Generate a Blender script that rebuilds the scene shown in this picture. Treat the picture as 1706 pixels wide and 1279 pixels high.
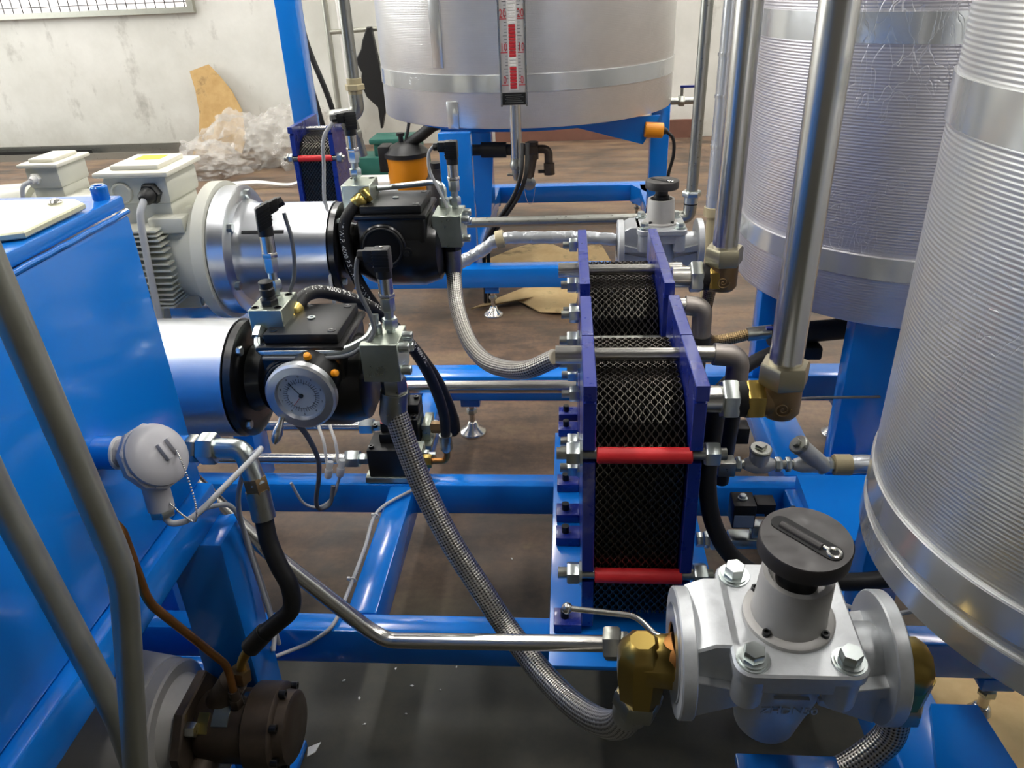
import bpy, bmesh, math, random
from mathutils import Vector, Matrix, Quaternion
random.seed(7)
for o in list(bpy.data.objects): bpy.data.objects.remove(o, do_unlink=True)
scene = bpy.context.scene
COL = scene.collection
PI = math.pi

# ------------------------------------------------------------------ camera
cam_d = bpy.data.cameras.new('camera'); cam = bpy.data.objects.new('camera', cam_d); COL.objects.link(cam)
R_, U_, F_ = Vector((0.99717, 0.06525, -0.03736)), Vector((0.00226, 0.47066, 0.88231)), Vector((-0.07516, 0.87990, -0.46918))
cam.matrix_world = Matrix(((R_.x, U_.x, -F_.x, 0), (R_.y, U_.y, -F_.y, 0), (R_.z, U_.z, -F_.z, 1.5), (0, 0, 0, 1)))
cam_d.sensor_width = 36; cam_d.lens = 1281 * 36 / 1706; cam_d.clip_start = 0.02; cam_d.clip_end = 60
scene.camera = cam
# ------------------------------------------------------------------ world and exposure
w = bpy.data.worlds.new('hall_air'); scene.world = w; w.use_nodes = True
w.node_tree.nodes['Background'].inputs[0].default_value = (0.75, 0.80, 0.86, 1)
w.node_tree.nodes['Background'].inputs[1].default_value = 0.25
scene.view_settings.view_transform = 'Standard'; scene.view_settings.look = 'None'
scene.view_settings.gamma = 1; scene.view_settings.use_curve_mapping = False
scene.view_settings.exposure = 0.0

# ------------------------------------------------------------------ materials
def C(h):
    r = [int(h[i:i+2], 16) / 255 for i in (0, 2, 4)]
    return tuple(c / 12.92 if c <= 0.04045 else ((c + 0.055) / 1.055) ** 2.4 for c in r) + (1,)
class NT:
    def __init__(s, name):
        s.m = bpy.data.materials.new(name); s.m.use_nodes = True; s.t = s.m.node_tree
        s.b = s.t.nodes['Principled BSDF']; s.l = s.t.links
    def n(s, typ, **k):
        nd = s.t.nodes.new(typ)
        for a, v in k.items():
            if a.startswith('i_'):
                key = a[2:]; key = int(key) if key.isdigit() else key.replace('_', ' ')
                nd.inputs[key].default_value = v
            else: setattr(nd, a, v)
        return nd
    def lk(s, a, b): s.l.new(a, b)
    def ramp(s, fac, stops):
        r = s.t.nodes.new('ShaderNodeValToRGB'); e = r.color_ramp.elements
        while len(e) < len(stops): e.new(0.5)
        for k, (p, c) in enumerate(stops): e[k].position = p; e[k].color = c
        s.lk(fac, r.inputs[0]); return r.outputs[0]
    def math(s, op, a, b=None):
        m = s.t.nodes.new('ShaderNodeMath'); m.operation = op
        for k, v in enumerate((a, b)):
            if v is None: continue
            if isinstance(v, (int, float)): m.inputs[k].default_value = v
            else: s.lk(v, m.inputs[k])
        return m.outputs[0]
    def bump(s, h, strength=0.3, dist=0.002):
        b = s.n('ShaderNodeBump', i_Strength=strength, i_Distance=dist); s.lk(h, b.inputs['Height']); s.lk(b.outputs[0], s.b.inputs['Normal'])
    def noise(s, scale, detail=4, rough=0.55, vec=None):
        n = s.n('ShaderNodeTexNoise', i_Scale=scale, i_Detail=detail, i_Roughness=rough)
        if vec is not None: s.lk(vec, n.inputs['Vector'])
        return n.outputs['Fac']
    def coord(s, which='Object', scale=None):
        c = s.t.nodes.new('ShaderNodeTexCoord').outputs[which]
        if scale:
            mp = s.n('ShaderNodeMapping'); mp.inputs['Scale'].default_value = scale; s.lk(c, mp.inputs[0]); return mp.outputs[0]
        return c
def plain(name, col, rough=0.5, metal=0.0, coat=0.0, var=0.0, vscale=30, bump=0.0, spec=None):
    t = NT(name); t.b.inputs['Base Color'].default_value = C(col); t.b.inputs['Roughness'].default_value = rough
    t.b.inputs['Metallic'].default_value = metal; t.b.inputs['Coat Weight'].default_value = coat
    if coat: t.b.inputs['Coat Roughness'].default_value = 0.08
    if spec is not None: t.b.inputs['Specular IOR Level'].default_value = spec
    if var or bump:
        f = t.noise(vscale, 5, 0.6, t.coord())
        if var:
            c = Vector(C(col)[:3])
            t.lk(t.ramp(f, [(0.3, tuple(c * (1 - var)) + (1,)), (0.7, tuple(min(1, x * (1 + var)) for x in c) + (1,))]), t.b.inputs['Base Color'])
            r = t.ramp(f, [(0.3, (max(0, rough - 0.08),) * 3 + (1,)), (0.7, (min(1, rough + 0.1),) * 3 + (1,))]); t.lk(r, t.b.inputs['Roughness'])
        if bump: t.bump(f, bump, 0.002)
    return t.m
M = {}
M['blue'] = plain('blue_paint', '0F79DA', 0.2, 0, 0.3)
M['navy'] = plain('navy_paint', '162A88', 0.3, 0, 0.5, 0.04, 20)
M['steel'] = plain('bright_steel', 'D2D0CA', 0.26, 1)
M['galv'] = plain('galvanised_steel', 'A9AAA2', 0.34, 1, 0, 0.05, 90)
M['dullpipe'] = plain('dull_galvanised_pipe', 'B2B2A6', 0.36, 0.8, 0, 0.06, 25)
M['zinc'] = plain('zinc_plate', 'C9D0CE', 0.28, 1)
M['zincblock'] = plain('zinc_plated_block', 'AEB5A8', 0.33, 0.9, 0, 0.12, 25)
M['alu'] = plain('turned_aluminium', 'D5D8DC', 0.3, 1)
M['castalu'] = plain('cast_aluminium_paint', 'C6C9CB', 0.42, 0.55, 0, 0.05, 120, 0.12)
M['matgrey'] = plain('matt_grey_anodised', 'B2B0AC', 0.5, 0.25, 0, 0.04, 60)
M['brass'] = plain('brass', 'AE9450', 0.3, 0.95)
M['bronze'] = plain('cast_bronze', '8C7453', 0.42, 0.85)
M['yzinc'] = plain('yellow_zinc', 'CDB66A', 0.3, 1)
M['copper'] = plain('copper_tube', 'A5713C', 0.4, 0.85, 0, 0.2, 25)
M['black'] = plain('black_gloss_paint', '0C0C0D', 0.3, 0, 0.2)
M['satinblack'] = plain('black_anodised', '191A1B', 0.42, 0.2)
M['plastic'] = plain('black_plastic', '161617', 0.45, 0, 0)
M['rubber'] = plain('black_rubber_hose', '141414', 0.5, 0, 0, 0.2, 40)
M['knob'] = plain('dark_grey_knob', '2E2B2A', 0.45, 0, 0, 0.08, 60)
M['castdark'] = plain('brown_black_casting', '50453B', 0.4, 0.55, 0, 0.25, 30, 0.12)
M['motor'] = plain('motor_grey_paint', 'C9C9BC', 0.42, 0, 0.1, 0.03, 15)
M['motorlid'] = plain('cream_lid', 'E2DFCF', 0.45, 0, 0, 0.02, 15)
M['cream'] = plain('passivated_cover', 'D9D9BC', 0.35, 0.35, 0, 0.08, 8)
M['red'] = plain('red_sleeve', 'D3282C', 0.45)
M['pink'] = plain('faded_red_lens', 'F08B84', 0.4)
M['amber'] = plain('amber_plastic', 'F09A12', 0.4)
M['orange'] = plain('orange_paint', 'E8920C', 0.45)
M['yellow'] = plain('yellow_label', 'F0D322', 0.5)
M['greyplastic'] = plain('grey_plastic', 'A9A8AC', 0.4, 0, 0.1)
M['cable'] = plain('grey_cable', 'AEB0B2', 0.5)
M['darkcable'] = plain('dark_grey_cable', '5D6064', 0.5)
M['white'] = plain('white_plastic', 'E8E6E0', 0.45)
M['green'] = plain('green_steel_box', '1E5C50', 0.45, 0, 0, 0.1, 10)
M['gasket'] = plain('black_gasket', '050506', 0.7)
M['plateedge'] = plain('stainless_plate_edge', '7C776F', 0.3, 0.95)
M['steelelbow'] = plain('blasted_stainless', '97908A', 0.48, 0.9, 0, 0.08, 60)
M['ironpipe'] = plain('black_iron', '2B2A28', 0.5, 0.4, 0, 0.2, 40)
M['tapebrown'] = plain('brown_tape', '7A5230', 0.35)
M['dial'] = plain('dial_face', 'C9D3DC', 0.35)
M['ink'] = plain('dark_print', '2A3038', 0.6)
M['whiteink'] = plain('white_print', 'F2F2EE', 0.6)
M['redink'] = plain('red_print', 'C0262E', 0.6)
M['nickel'] = plain('nickel_brass', 'A79F86', 0.33, 0.9)
M['panel'] = plain('gauge_panel', 'CFCDC8', 0.4, 0.2)
M['ivory'] = plain('ivory_union', 'B5A884', 0.45)
M['sticker'] = plain('blue_white_label', '9DB0C8', 0.5)
def braid(name, hi, lo, nu=11, nv=170):
    t = NT(name); uv = t.coord('UV'); sep = t.n('ShaderNodeSeparateXYZ'); t.lk(uv, sep.inputs[0])
    a = t.math('MULTIPLY', sep.outputs[0], 2 * PI * nu); b = t.math('MULTIPLY', sep.outputs[1], nv * 2 * PI * 0.5)
    s1 = t.math('SINE', t.math('ADD', a, b)); s2 = t.math('SINE', t.math('SUBTRACT', a, b))
    h = t.math('ADD', t.math('MULTIPLY', t.math('MULTIPLY', s1, s2), 0.5), 0.5)
    t.lk(t.ramp(h, [(0.1, C(lo)), (0.6, C(hi))]), t.b.inputs['Base Color'])  # gaps of the weave darkened in the colour, as shade in the recesses
    t.b.inputs['Metallic'].default_value = 0.9; t.b.inputs['Roughness'].default_value = 0.3
    t.bump(h, 0.7, 0.0015); return t.m
M['braid'] = braid('braided_stainless', 'C6C2BA', '38342F')
M['braidgold'] = braid('braided_bronze', 'B59A70', '40321E')
def foil(name, col, rough, ribs, crinkle, tint=None):
    t = NT(name); oc = t.coord()
    sep = t.n('ShaderNodeSeparateXYZ'); t.lk(oc, sep.inputs[0])
    t.b.inputs['Metallic'].default_value = 0.68
    h = t.math('MULTIPLY', t.math('SINE', t.math('MULTIPLY', sep.outputs[2], 2 * PI * ribs)), 0.5) if ribs else None
    n1 = t.noise(9, 5, 0.6, oc)
    v = t.n('ShaderNodeTexVoronoi', feature='DISTANCE_TO_EDGE', i_Scale=14.0)
    mp = t.n('ShaderNodeMapping'); mp.inputs['Scale'].default_value = (1, 1, 0.45); mp.inputs['Rotation'].default_value = (0.5, 0.6, 0.2); t.lk(oc, mp.inputs[0])
    wn = t.n('ShaderNodeTexNoise', i_Scale=6.0, i_Detail=3.0); t.lk(mp.outputs[0], wn.inputs['Vector'])
    vm = t.n('ShaderNodeVectorMath', operation='ADD'); t.lk(mp.outputs[0], vm.inputs[0]); t.lk(wn.outputs['Color'], vm.inputs[1]); t.lk(vm.outputs[0], v.inputs['Vector'])
    cr = t.math('MULTIPLY', t.math('MINIMUM', v.outputs['Distance'], 0.03), 33 * crinkle)
    msk = t.math('MULTIPLY', cr, t.ramp(t.noise(3, 2, 0.5, oc), [(0.45, (0, 0, 0, 1)), (0.62, (1, 1, 1, 1))]))
    tot = t.math('ADD', msk, t.math('MULTIPLY', n1, 0.8))
    if h is not None: tot = t.math('ADD', tot, h)
    c = Vector(C(col)[:3])
    t.lk(t.ramp(n1, [(0.3, tuple(c * 0.93) + (1,)), (0.7, tuple(c) + (1,))]), t.b.inputs['Base Color'])
    t.b.inputs['Roughness'].default_value = rough
    t.bump(tot, 0.35, 0.0012); return t.m
M['foil'] = foil('ribbed_foil_cladding', 'EAEAE8', 0.31, 150, 0.9)
M['foil2'] = foil('ribbed_foil_cladding_wrinkled', 'E0DDE2', 0.34, 150, 2.4)
M['tape'] = foil('aluminium_foil_tape', 'D6D8D8', 0.17, 0, 0.4)
M['crumple'] = foil('crumpled_foil_wrap', 'D8DCDF', 0.22, 0, 2.5)
def wall_mat():
    t = NT('grimy_plaster'); oc = t.coord(); n1 = t.noise(0.9, 6, 0.65, oc); n2 = t.noise(7, 6, 0.7, oc)
    st = t.noise(1.6, 5, 0.6, t.coord('Object', (2.2, 1, 0.5)))
    a = t.ramp(n1, [(0.35, C('C9C8BE')), (0.65, C('DEDDD5'))])
    d = t.ramp(t.math('ADD', t.math('MULTIPLY', st, 0.7), t.math('MULTIPLY', n2, 0.3)), [(0.33, (1, 1, 1, 1)), (0.44, (0, 0, 0, 1))])
    mx = t.n('ShaderNodeMix', data_type='RGBA'); t.lk(t.math('MULTIPLY', d, 0.65), mx.inputs['Factor']); t.lk(a, mx.inputs[6]); mx.inputs[7].default_value = C('8F8B80')
    sep = t.n('ShaderNodeSeparateXYZ'); t.lk(oc, sep.inputs[0])
    lowd = t.math('MULTIPLY', t.ramp(t.math('ADD', sep.outputs[2], t.math('MULTIPLY', n2, 0.5)), [(0.22, (1, 1, 1, 1)), (0.62, (0, 0, 0, 1))]), 0.4)
    m2 = t.n('ShaderNodeMix', data_type='RGBA'); t.lk(lowd, m2.inputs['Factor']); t.lk(mx.outputs[2], m2.inputs[6]); m2.inputs[7].default_value = C('9C9484')
    t.lk(m2.outputs[2], t.b.inputs['Base Color']); t.b.inputs['Roughness'].default_value = 0.85; t.bump(n2, 0.2, 0.01); return t.m
M['wall'] = wall_mat()
M['paintwall'] = plain('pale_hall_wall', 'A8AAA8', 0.8, 0, 0, 0.05, 1)
M['darkwall'] = plain('dark_shed_wall', '6A6866', 0.8, 0, 0, 0.05, 1)
M['ceiling'] = plain('hall_ceiling', '7C7F80', 0.8)
def floor_mat():
    t = NT('worn_concrete'); oc = t.coord(); n1 = t.noise(0.7, 6, 0.6, oc); n2 = t.noise(5, 8, 0.7, oc); n3 = t.noise(40, 4, 0.7, oc)
    n4 = t.noise(2.2, 7, 0.62, t.coord('Object', (0.6, 2.0, 1))); f = t.math('ADD', t.math('MULTIPLY', n4, 0.65), t.math('MULTIPLY', n2, 0.35))
    a = t.ramp(f, [(0.34, C('332D25')), (0.45, C('5A4A3C')), (0.54, C('765E4A')), (0.66, C('8A775A'))])
    mx = t.n('ShaderNodeMix', data_type='RGBA', blend_type='MULTIPLY'); mx.inputs['Factor'].default_value = 0.5
    t.lk(a, mx.inputs[6]); t.lk(t.ramp(n3, [(0.3, (0.55, 0.55, 0.55, 1)), (0.6, (1, 1, 1, 1))]), mx.inputs[7])
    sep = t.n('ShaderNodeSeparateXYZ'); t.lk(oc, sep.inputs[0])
    shade_zone = t.ramp(t.math('SUBTRACT', t.math('ADD', sep.outputs[1], t.math('MULTIPLY', t.math('SUBTRACT', n1, 0.5), 0.5)), 1.05), [(0.3, (0.9, 0.9, 0.9, 1)), (0.75, (0, 0, 0, 1))])  # near floor tinted greenish and darkened, shade there put into the colour
    mz = t.n('ShaderNodeMix', data_type='RGBA'); t.lk(shade_zone, mz.inputs['Factor']); t.lk(mx.outputs[2], mz.inputs[6])
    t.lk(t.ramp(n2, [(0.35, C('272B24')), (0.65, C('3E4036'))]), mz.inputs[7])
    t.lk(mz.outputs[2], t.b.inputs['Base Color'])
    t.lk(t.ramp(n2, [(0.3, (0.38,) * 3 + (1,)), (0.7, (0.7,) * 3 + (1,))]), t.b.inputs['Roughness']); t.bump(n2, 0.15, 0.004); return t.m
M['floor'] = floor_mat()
def card_mat(name, a, b, dark):
    t = NT(name); oc = t.coord(); n = t.noise(6, 6, 0.65, oc); n2 = t.noise(3, 6, 0.7, oc)
    mx = t.n('ShaderNodeMix', data_type='RGBA'); t.lk(t.ramp(n, [(0.35, C(a)), (0.65, C(b))]), mx.inputs[6]); mx.inputs[7].default_value = C(dark)
    t.lk(t.ramp(n2, [(0.56, (0, 0, 0, 1)), (0.66, (0.8, 0.8, 0.8, 1))]), mx.inputs['Factor'])
    t.lk(mx.outputs[2], t.b.inputs['Base Color']); t.b.inputs['Roughness'].default_value = 0.8; t.bump(n, 0.1, 0.003); return t.m
M['ply'] = card_mat('stained_plywood', 'A8854F', 'BE9E68', '6A4E2E')
M['card'] = card_mat('cardboard', 'C9A874', 'DCC08A', '6E5230')
def film_mat():
    t = NT('clear_plastic_film'); t.b.inputs['Base Color'].default_value = C('D8D4CC'); t.b.inputs['Roughness'].default_value = 0.18
    t.b.inputs['Alpha'].default_value = 0.32; t.bump(t.noise(9, 5, 0.7, t.coord()), 0.5, 0.02); return t.m
M['film'] = film_mat()
def glow(name, col, s):
    t = NT(name); t.b.inputs['Emission Color'].default_value = col; t.b.inputs['Emission Strength'].default_value = s; t.b.inputs['Base Color'].default_value = (0.8, 0.8, 0.8, 1); return t.m
M['lamp'] = glow('lamp_diffuser', (1.0, 0.97, 0.93, 1), 36)
M['skyglow'] = glow('window_sky', (0.95, 0.98, 1.0, 1), 8)
M['daylight'] = glow('window_daylight', (1.0, 0.88, 0.84, 1), 0.55)
def glass_mat():
    t = NT('clear_tube'); t.b.inputs['Base Color'].default_value = C('C8CCCB'); t.b.inputs['Roughness'].default_value = 0.08; t.b.inputs['Alpha'].default_value = 0.5; return t.m
M['glass'] = glass_mat()

# ------------------------------------------------------------------ mesh helpers
def V(*a): return Vector(a[0]) if len(a) == 1 else Vector(a)
def basis(ax):
    ax = Vector(ax).normalized(); ref = Vector((0, 0, 1)) if abs(ax.z) < 0.9 else Vector((0, 1, 0))
    u = ax.cross(ref).normalized(); v = ax.cross(u).normalized(); return u, v, ax
def spline(pts, n=10):
    P = [Vector(p) for p in pts]; P = [P[0] * 2 - P[1]] + P + [P[-1] * 2 - P[-2]]; out = []
    for i in range(1, len(P) - 2):
        p0, p1, p2, p3 = P[i-1:i+3]
        for k in range(n):
            t = k / n
            out.append(0.5 * ((2 * p1) + (p2 - p0) * t + (2 * p0 - 5 * p1 + 4 * p2 - p3) * t * t + (3 * p1 - p0 - 3 * p2 + p3) * t ** 3))
    out.append(P[-2]); return out
def fillet(pts, r, n=7):
    P = [Vector(p) for p in pts]; out = [P[0]]
    for i in range(1, len(P) - 1):
        a = (P[i-1] - P[i]); b = (P[i+1] - P[i]); d = min(r, a.length * 0.48, b.length * 0.48)
        s, e = P[i] + a.normalized() * d, P[i] + b.normalized() * d
        for k in range(n + 1):
            t = k / n; out.append(s * (1 - t) ** 2 + P[i] * 2 * t * (1 - t) + e * t * t)
    out.append(P[-1]); return out
class B:
    def __init__(s): s.bm = bmesh.new(); s.uv = s.bm.loops.layers.uv.new('UVMap')
    def _faces(s, vs, fs):
        v = [s.bm.verts.new(p) for p in vs]; out = []
        for f in fs:
            try: out.append(s.bm.faces.new([v[i] for i in f]))
            except ValueError: pass
        return v, out
    def box(s, x0, x1, y0, y1, z0, z1, bev=0.0, seg=2):
        vs = [(x, y, z) for x in (x0, x1) for y in (y0, y1) for z in (z0, z1)]
        v, f = s._faces(vs, [(0, 1, 3, 2), (4, 6, 7, 5), (0, 4, 5, 1), (2, 3, 7, 6), (0, 2, 6, 4), (1, 5, 7, 3)])
        if bev:
            ed = set(e for q in f for e in q.edges); bmesh.ops.bevel(s.bm, geom=list(ed), offset=bev, segments=seg, affect='EDGES', profile=0.5)
        return s
    def obox(s, c, size, m, bev=0.0):
        k = B(); h = [q / 2 for q in size]; k.box(-h[0], h[0], -h[1], h[1], -h[2], h[2], bev)
        bmesh.ops.transform(k.bm, matrix=Matrix.Translation(Vector(c)) @ m.to_4x4(), verts=k.bm.verts); return s.join(k)
    def join(s, o):
        me = bpy.data.meshes.new('tmp'); o.bm.to_mesh(me); s.bm.from_mesh(me); bpy.data.meshes.remove(me); o.bm.free(); return s
    def prism(s, pts, axis, a0, a1, bev=0.0):
        def mk(p, a): return {'x': (a, p[0], p[1]), 'y': (p[0], a, p[1]), 'z': (p[0], p[1], a)}[axis]
        n = len(pts); vs = [mk(p, a0) for p in pts] + [mk(p, a1) for p in pts]
        fs = [tuple(range(n)), tuple(range(2 * n - 1, n - 1, -1))] + [(i, i + n, (i + 1) % n + n, (i + 1) % n) for i in range(n)]
        v, f = s._faces(vs, fs); bmesh.ops.recalc_face_normals(s.bm, faces=f)
        if bev:
            ed = set(e for q in f[:2] for e in q.edges); bmesh.ops.bevel(s.bm, geom=list(ed), offset=bev, segments=1, affect='EDGES')
        return s
    def lathe(s, p, ax, prof, n=28, rot=0.0, cap=True):
        u, v, a = basis(ax); p = Vector(p); rings = []
        for t, r in prof:
            rings.append([s.bm.verts.new(p + a * t + (u * math.cos(rot + 2 * PI * k / n) + v * math.sin(rot + 2 * PI * k / n)) * max(r, 1e-5)) for k in range(n)])
        fs = []
        for i in range(len(rings) - 1):
            for k in range(n):
                fs.append(s.bm.faces.new((rings[i][k], rings[i+1][k], rings[i+1][(k+1) % n], rings[i][(k+1) % n])))
        if cap:
            fs.append(s.bm.faces.new(rings[0])); fs.append(s.bm.faces.new(rings[-1][::-1]))
        bmesh.ops.recalc_face_normals(s.bm, faces=fs); return s
    def cyl(s, p, q, r, r2=None, n=24, ch=0.0):
        p, q = Vector(p), Vector(q); L = (q - p).length; r2 = r if r2 is None else r2
        pr = [(0, r - ch), (ch, r), (L - ch, r2), (L, r2 - ch)] if ch else [(0, r), (L, r2)]
        return s.lathe(p, q - p, pr, n)
    def hexn(s, p, ax, af, L, rot=0.0, n=6, ch=0.12):
        r = af / 2 / math.cos(PI / n); c = L * ch
        return s.lathe(p, ax, [(0, r * 0.93), (c, r), (L - c, r), (L, r * 0.93)], n, rot)
    def tube(s, path, r, n=12, cap=True):
        P = [Vector(p) for p in path]; rings = []; rr = r if callable(r) else (lambda t: r)
        T = [(P[min(i + 1, len(P) - 1)] - P[max(i - 1, 0)]).normalized() for i in range(len(P))]
        u, v, _ = basis(T[0]); L = [0]
        for i in range(1, len(P)): L.append(L[-1] + (P[i] - P[i-1]).length)
        frames = []
        for i, p in enumerate(P):
            if i:
                q = T[i-1].rotation_difference(T[i]); u = q @ u; v = q @ v
            ra = rr(L[i] / L[-1])
            rings.append([s.bm.verts.new(p + (u * math.cos(2 * PI * k / n) + v * math.sin(2 * PI * k / n)) * ra) for k in range(n)])
            frames.append((p, T[i], u.copy(), v.copy(), L[i]))
        fs = []
        for i in range(len(P) - 1):
            for k in range(n):
                f = s.bm.faces.new((rings[i][k], rings[i][(k+1) % n], rings[i+1][(k+1) % n], rings[i+1][k])); fs.append(f)
                for lp, (a, b) in zip(f.loops, ((k, i), (k + 1, i), (k + 1, i + 1), (k, i + 1))): lp[s.uv].uv = (a / n, L[b])
        if cap: s.bm.faces.new(rings[0][::-1]); s.bm.faces.new(rings[-1])
        s.frames = frames; return s
    def ball(s, c, r, sc=(1, 1, 1), n=16):
        m = Matrix.Translation(Vector(c)) @ Matrix.Diagonal((r * sc[0], r * sc[1], r * sc[2], 1))
        bmesh.ops.create_uvsphere(s.bm, u_segments=n, v_segments=max(6, n // 2), radius=1, matrix=m); return s
    def torus(s, c, ax, Rr, r, n=28, m=10, a0=0, a1=2 * PI):
        u, v, a = basis(ax); c = Vector(c); full = abs(a1 - a0 - 2 * PI) < 1e-6
        k = n + (0 if full else 1)
        path = [c + (u * math.cos(a0 + (a1 - a0) * i / n) + v * math.sin(a0 + (a1 - a0) * i / n)) * Rr for i in range(k)]
        rings = []
        for i, p in enumerate(path):
            d = (p - c).normalized()
            rings.append([s.bm.verts.new(p + (d * math.cos(2 * PI * j / m) + a * math.sin(2 * PI * j / m)) * r) for j in range(m)])
        for i in range(n if full else n):
            q = rings[(i + 1) % k]
            for j in range(m): s.bm.faces.new((rings[i][j], q[j], q[(j+1) % m], rings[i][(j+1) % m]))
        return s
    def verts_faces(s, vs, fs): s._faces([Vector(v) for v in vs], fs); return s
    def xform(s, m): bmesh.ops.transform(s.bm, matrix=m, verts=s.bm.verts); return s
    def mesh(s, name, mat, sharp=0.7, smooth=True):
        me = bpy.data.meshes.new(name); s.bm.to_mesh(me); s.bm.free()
        if smooth:
            me.polygons.foreach_set('use_smooth', [True] * len(me.polygons)); me.set_sharp_from_angle(angle=sharp)
        me.materials.append(M[mat] if isinstance(mat, str) else mat); return me
def tag(o, label=None, cat=None, group=None, kind=None):
    for k, v in (('label', label), ('category', cat), ('group', group), ('kind', kind)):
        if v: o[k] = v
    return o
def thing(name, label, cat, loc=(0, 0, 0), rot=(0, 0, 0), group=None):
    o = bpy.data.objects.new(name, None); COL.objects.link(o); o.empty_display_size = 0.05
    o.location = loc; o.rotation_euler = rot; return tag(o, label, cat, group)
def P(name, b, mat, parent, local=False, label=None, sharp=0.7, smooth=True, kind=None):
    o = bpy.data.objects.new(name, b if isinstance(b, bpy.types.Mesh) else b.mesh(name, mat, sharp, smooth)); COL.objects.link(o)
    if parent is not None:
        o.parent = parent
        if not local and parent.type == 'EMPTY': o.location = -Vector(parent.location)
    if label: o['label'] = label
    if kind: o['kind'] = kind
    return o
def solo(name, b, mat, label, cat, group=None, sharp=0.7):
    return tag(P(name, b, mat, None, sharp=sharp), label, cat, group)
def struct(name, b, mat, **k): return tag(P(name, b, mat, None, **k), kind='structure')
def dup(root, loc=None, label=None, group=None, rot=None):
    def cp(o, par):
        c = o.copy(); COL.objects.link(c); c.parent = par
        for ch in o.children: cp(ch, c)
        return c
    r = cp(root, None)
    if loc is not None: r.location = loc
    if rot is not None: r.rotation_euler = rot
    if label: r['label'] = label
    if group: r['group'] = group
    return r
def text_geo(txt, size, depth=0.0):
    cu = bpy.data.curves.new('t', 'FONT'); cu.body = txt; cu.size = size; cu.extrude = depth; cu.align_x = 'CENTER'; cu.align_y = 'CENTER'; cu.resolution_u = 2
    o = bpy.data.objects.new('t', cu); COL.objects.link(o); dg = bpy.context.evaluated_depsgraph_get()
    me = bpy.data.meshes.new_from_object(o.evaluated_get(dg)); vs = [v.co.copy() for v in me.vertices]; fs = [tuple(p.vertices) for p in me.polygons]
    bpy.data.objects.remove(o); bpy.data.curves.remove(cu); bpy.data.meshes.remove(me); return vs, fs
def text_on(b, txt, size, m, depth=0.0004):
    vs, fs = text_geo(txt, size, depth); return b.verts_faces([m @ v for v in vs], fs)
def frame_m(o, x, y):
    x = Vector(x).normalized(); y = Vector(y).normalized(); z = x.cross(y)
    return Matrix(((x.x, y.x, z.x, o[0]), (x.y, y.y, z.y, o[1]), (x.z, y.z, z.z, o[2]), (0, 0, 0, 1)))
def around(n, r, ax='x', a0=0.0, c=(0, 0, 0)):
    for k in range(n):
        a = a0 + 2 * PI * k / n; q = (math.cos(a) * r, math.sin(a) * r)
        yield {'x': Vector((c[0], c[1] + q[0], c[2] + q[1])), 'y': Vector((c[0] + q[0], c[1], c[2] + q[1])), 'z': Vector((c[0] + q[0], c[1] + q[1], c[2]))}[ax]
X, Y, Z = Vector((1, 0, 0)), Vector((0, 1, 0)), Vector((0, 0, 1))
# ------------------------------------------------------------------ the hall
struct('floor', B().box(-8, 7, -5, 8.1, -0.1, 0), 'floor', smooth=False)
struct('wall_back', B().box(-8, 7, 8.1, 8.3, 0, 5.2), 'wall', smooth=False)
struct('wall_left', B().box(-8.2, -8, -5, 8.3, 0, 5.2), 'paintwall', smooth=False)
struct('wall_right', B().box(7, 7.2, -5, 8.3, 0, 5.2), 'paintwall', smooth=False)
struct('wall_front', B().box(-8.2, 7.2, -5.2, -5, 0, 5.2), 'darkwall', smooth=False)
struct('ceiling', B().box(-8.2, 7.2, -5.2, 8.3, 5.2, 5.3), 'ceiling', smooth=False)
struct('baseboard_back', B().box(-0.75, 1.25, 8.04, 8.1, 0, 0.17), plain('brown_board', '6E4A3C', 0.6, 0, 0, 0.15, 8))
lamp0 = None
for iy, ly in enumerate((1.1, 4.2, 7.0)):
    for ix, lx in enumerate((-5.2, -1.9, 1.5, 4.8)):
        t = thing('ceiling_lamp', 'long white batten lamp under the hall ceiling', 'lamp', (lx, ly, 4.7), group='batten lamps under the ceiling')
        if lamp0 is None:
            m1 = B().box(-0.17, 0.17, -1.25, 1.25, 0.0, 0.09, 0.01).mesh('housing', 'white'); m2 = B().box(-0.14, 0.14, -1.2, 1.2, -0.02, 0.0).mesh('diffuser', 'lamp'); m3 = B().cyl((0, 0, 0.09), (0, 0, 0.5), 0.012).mesh('hanger', 'galv'); lamp0 = 1
        P('housing', m1, None, t, True); P('diffuser', m2, None, t, True); P('hanger', m3, None, t, True)
# window high on the left of the back wall
wn = struct('window_1', B().box(-7.6, -3.62, 8.04, 8.12, 1.295, 1.345).box(-7.6, -3.62, 8.04, 8.12, 2.55, 2.6).box(-3.68, -3.62, 8.04, 8.12, 1.345, 2.55).box(-7.6, -7.54, 8.04, 8.12, 1.345, 2.55), 'dullpipe')
P('pane', B().box(-7.54, -3.68, 8.085, 8.095, 1.345, 2.55), 'daylight', wn)
gr = B()
for k in range(40): gr.box(-7.5 + k * 0.097, -7.494 + k * 0.097, 8.065, 8.072, 1.345, 2.55)
for k in range(12): gr.box(-7.54, -3.68, 8.058, 8.065, 1.39 + k * 0.097, 1.396 + k * 0.097)
P('grille', gr, 'ironpipe', wn)

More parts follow.
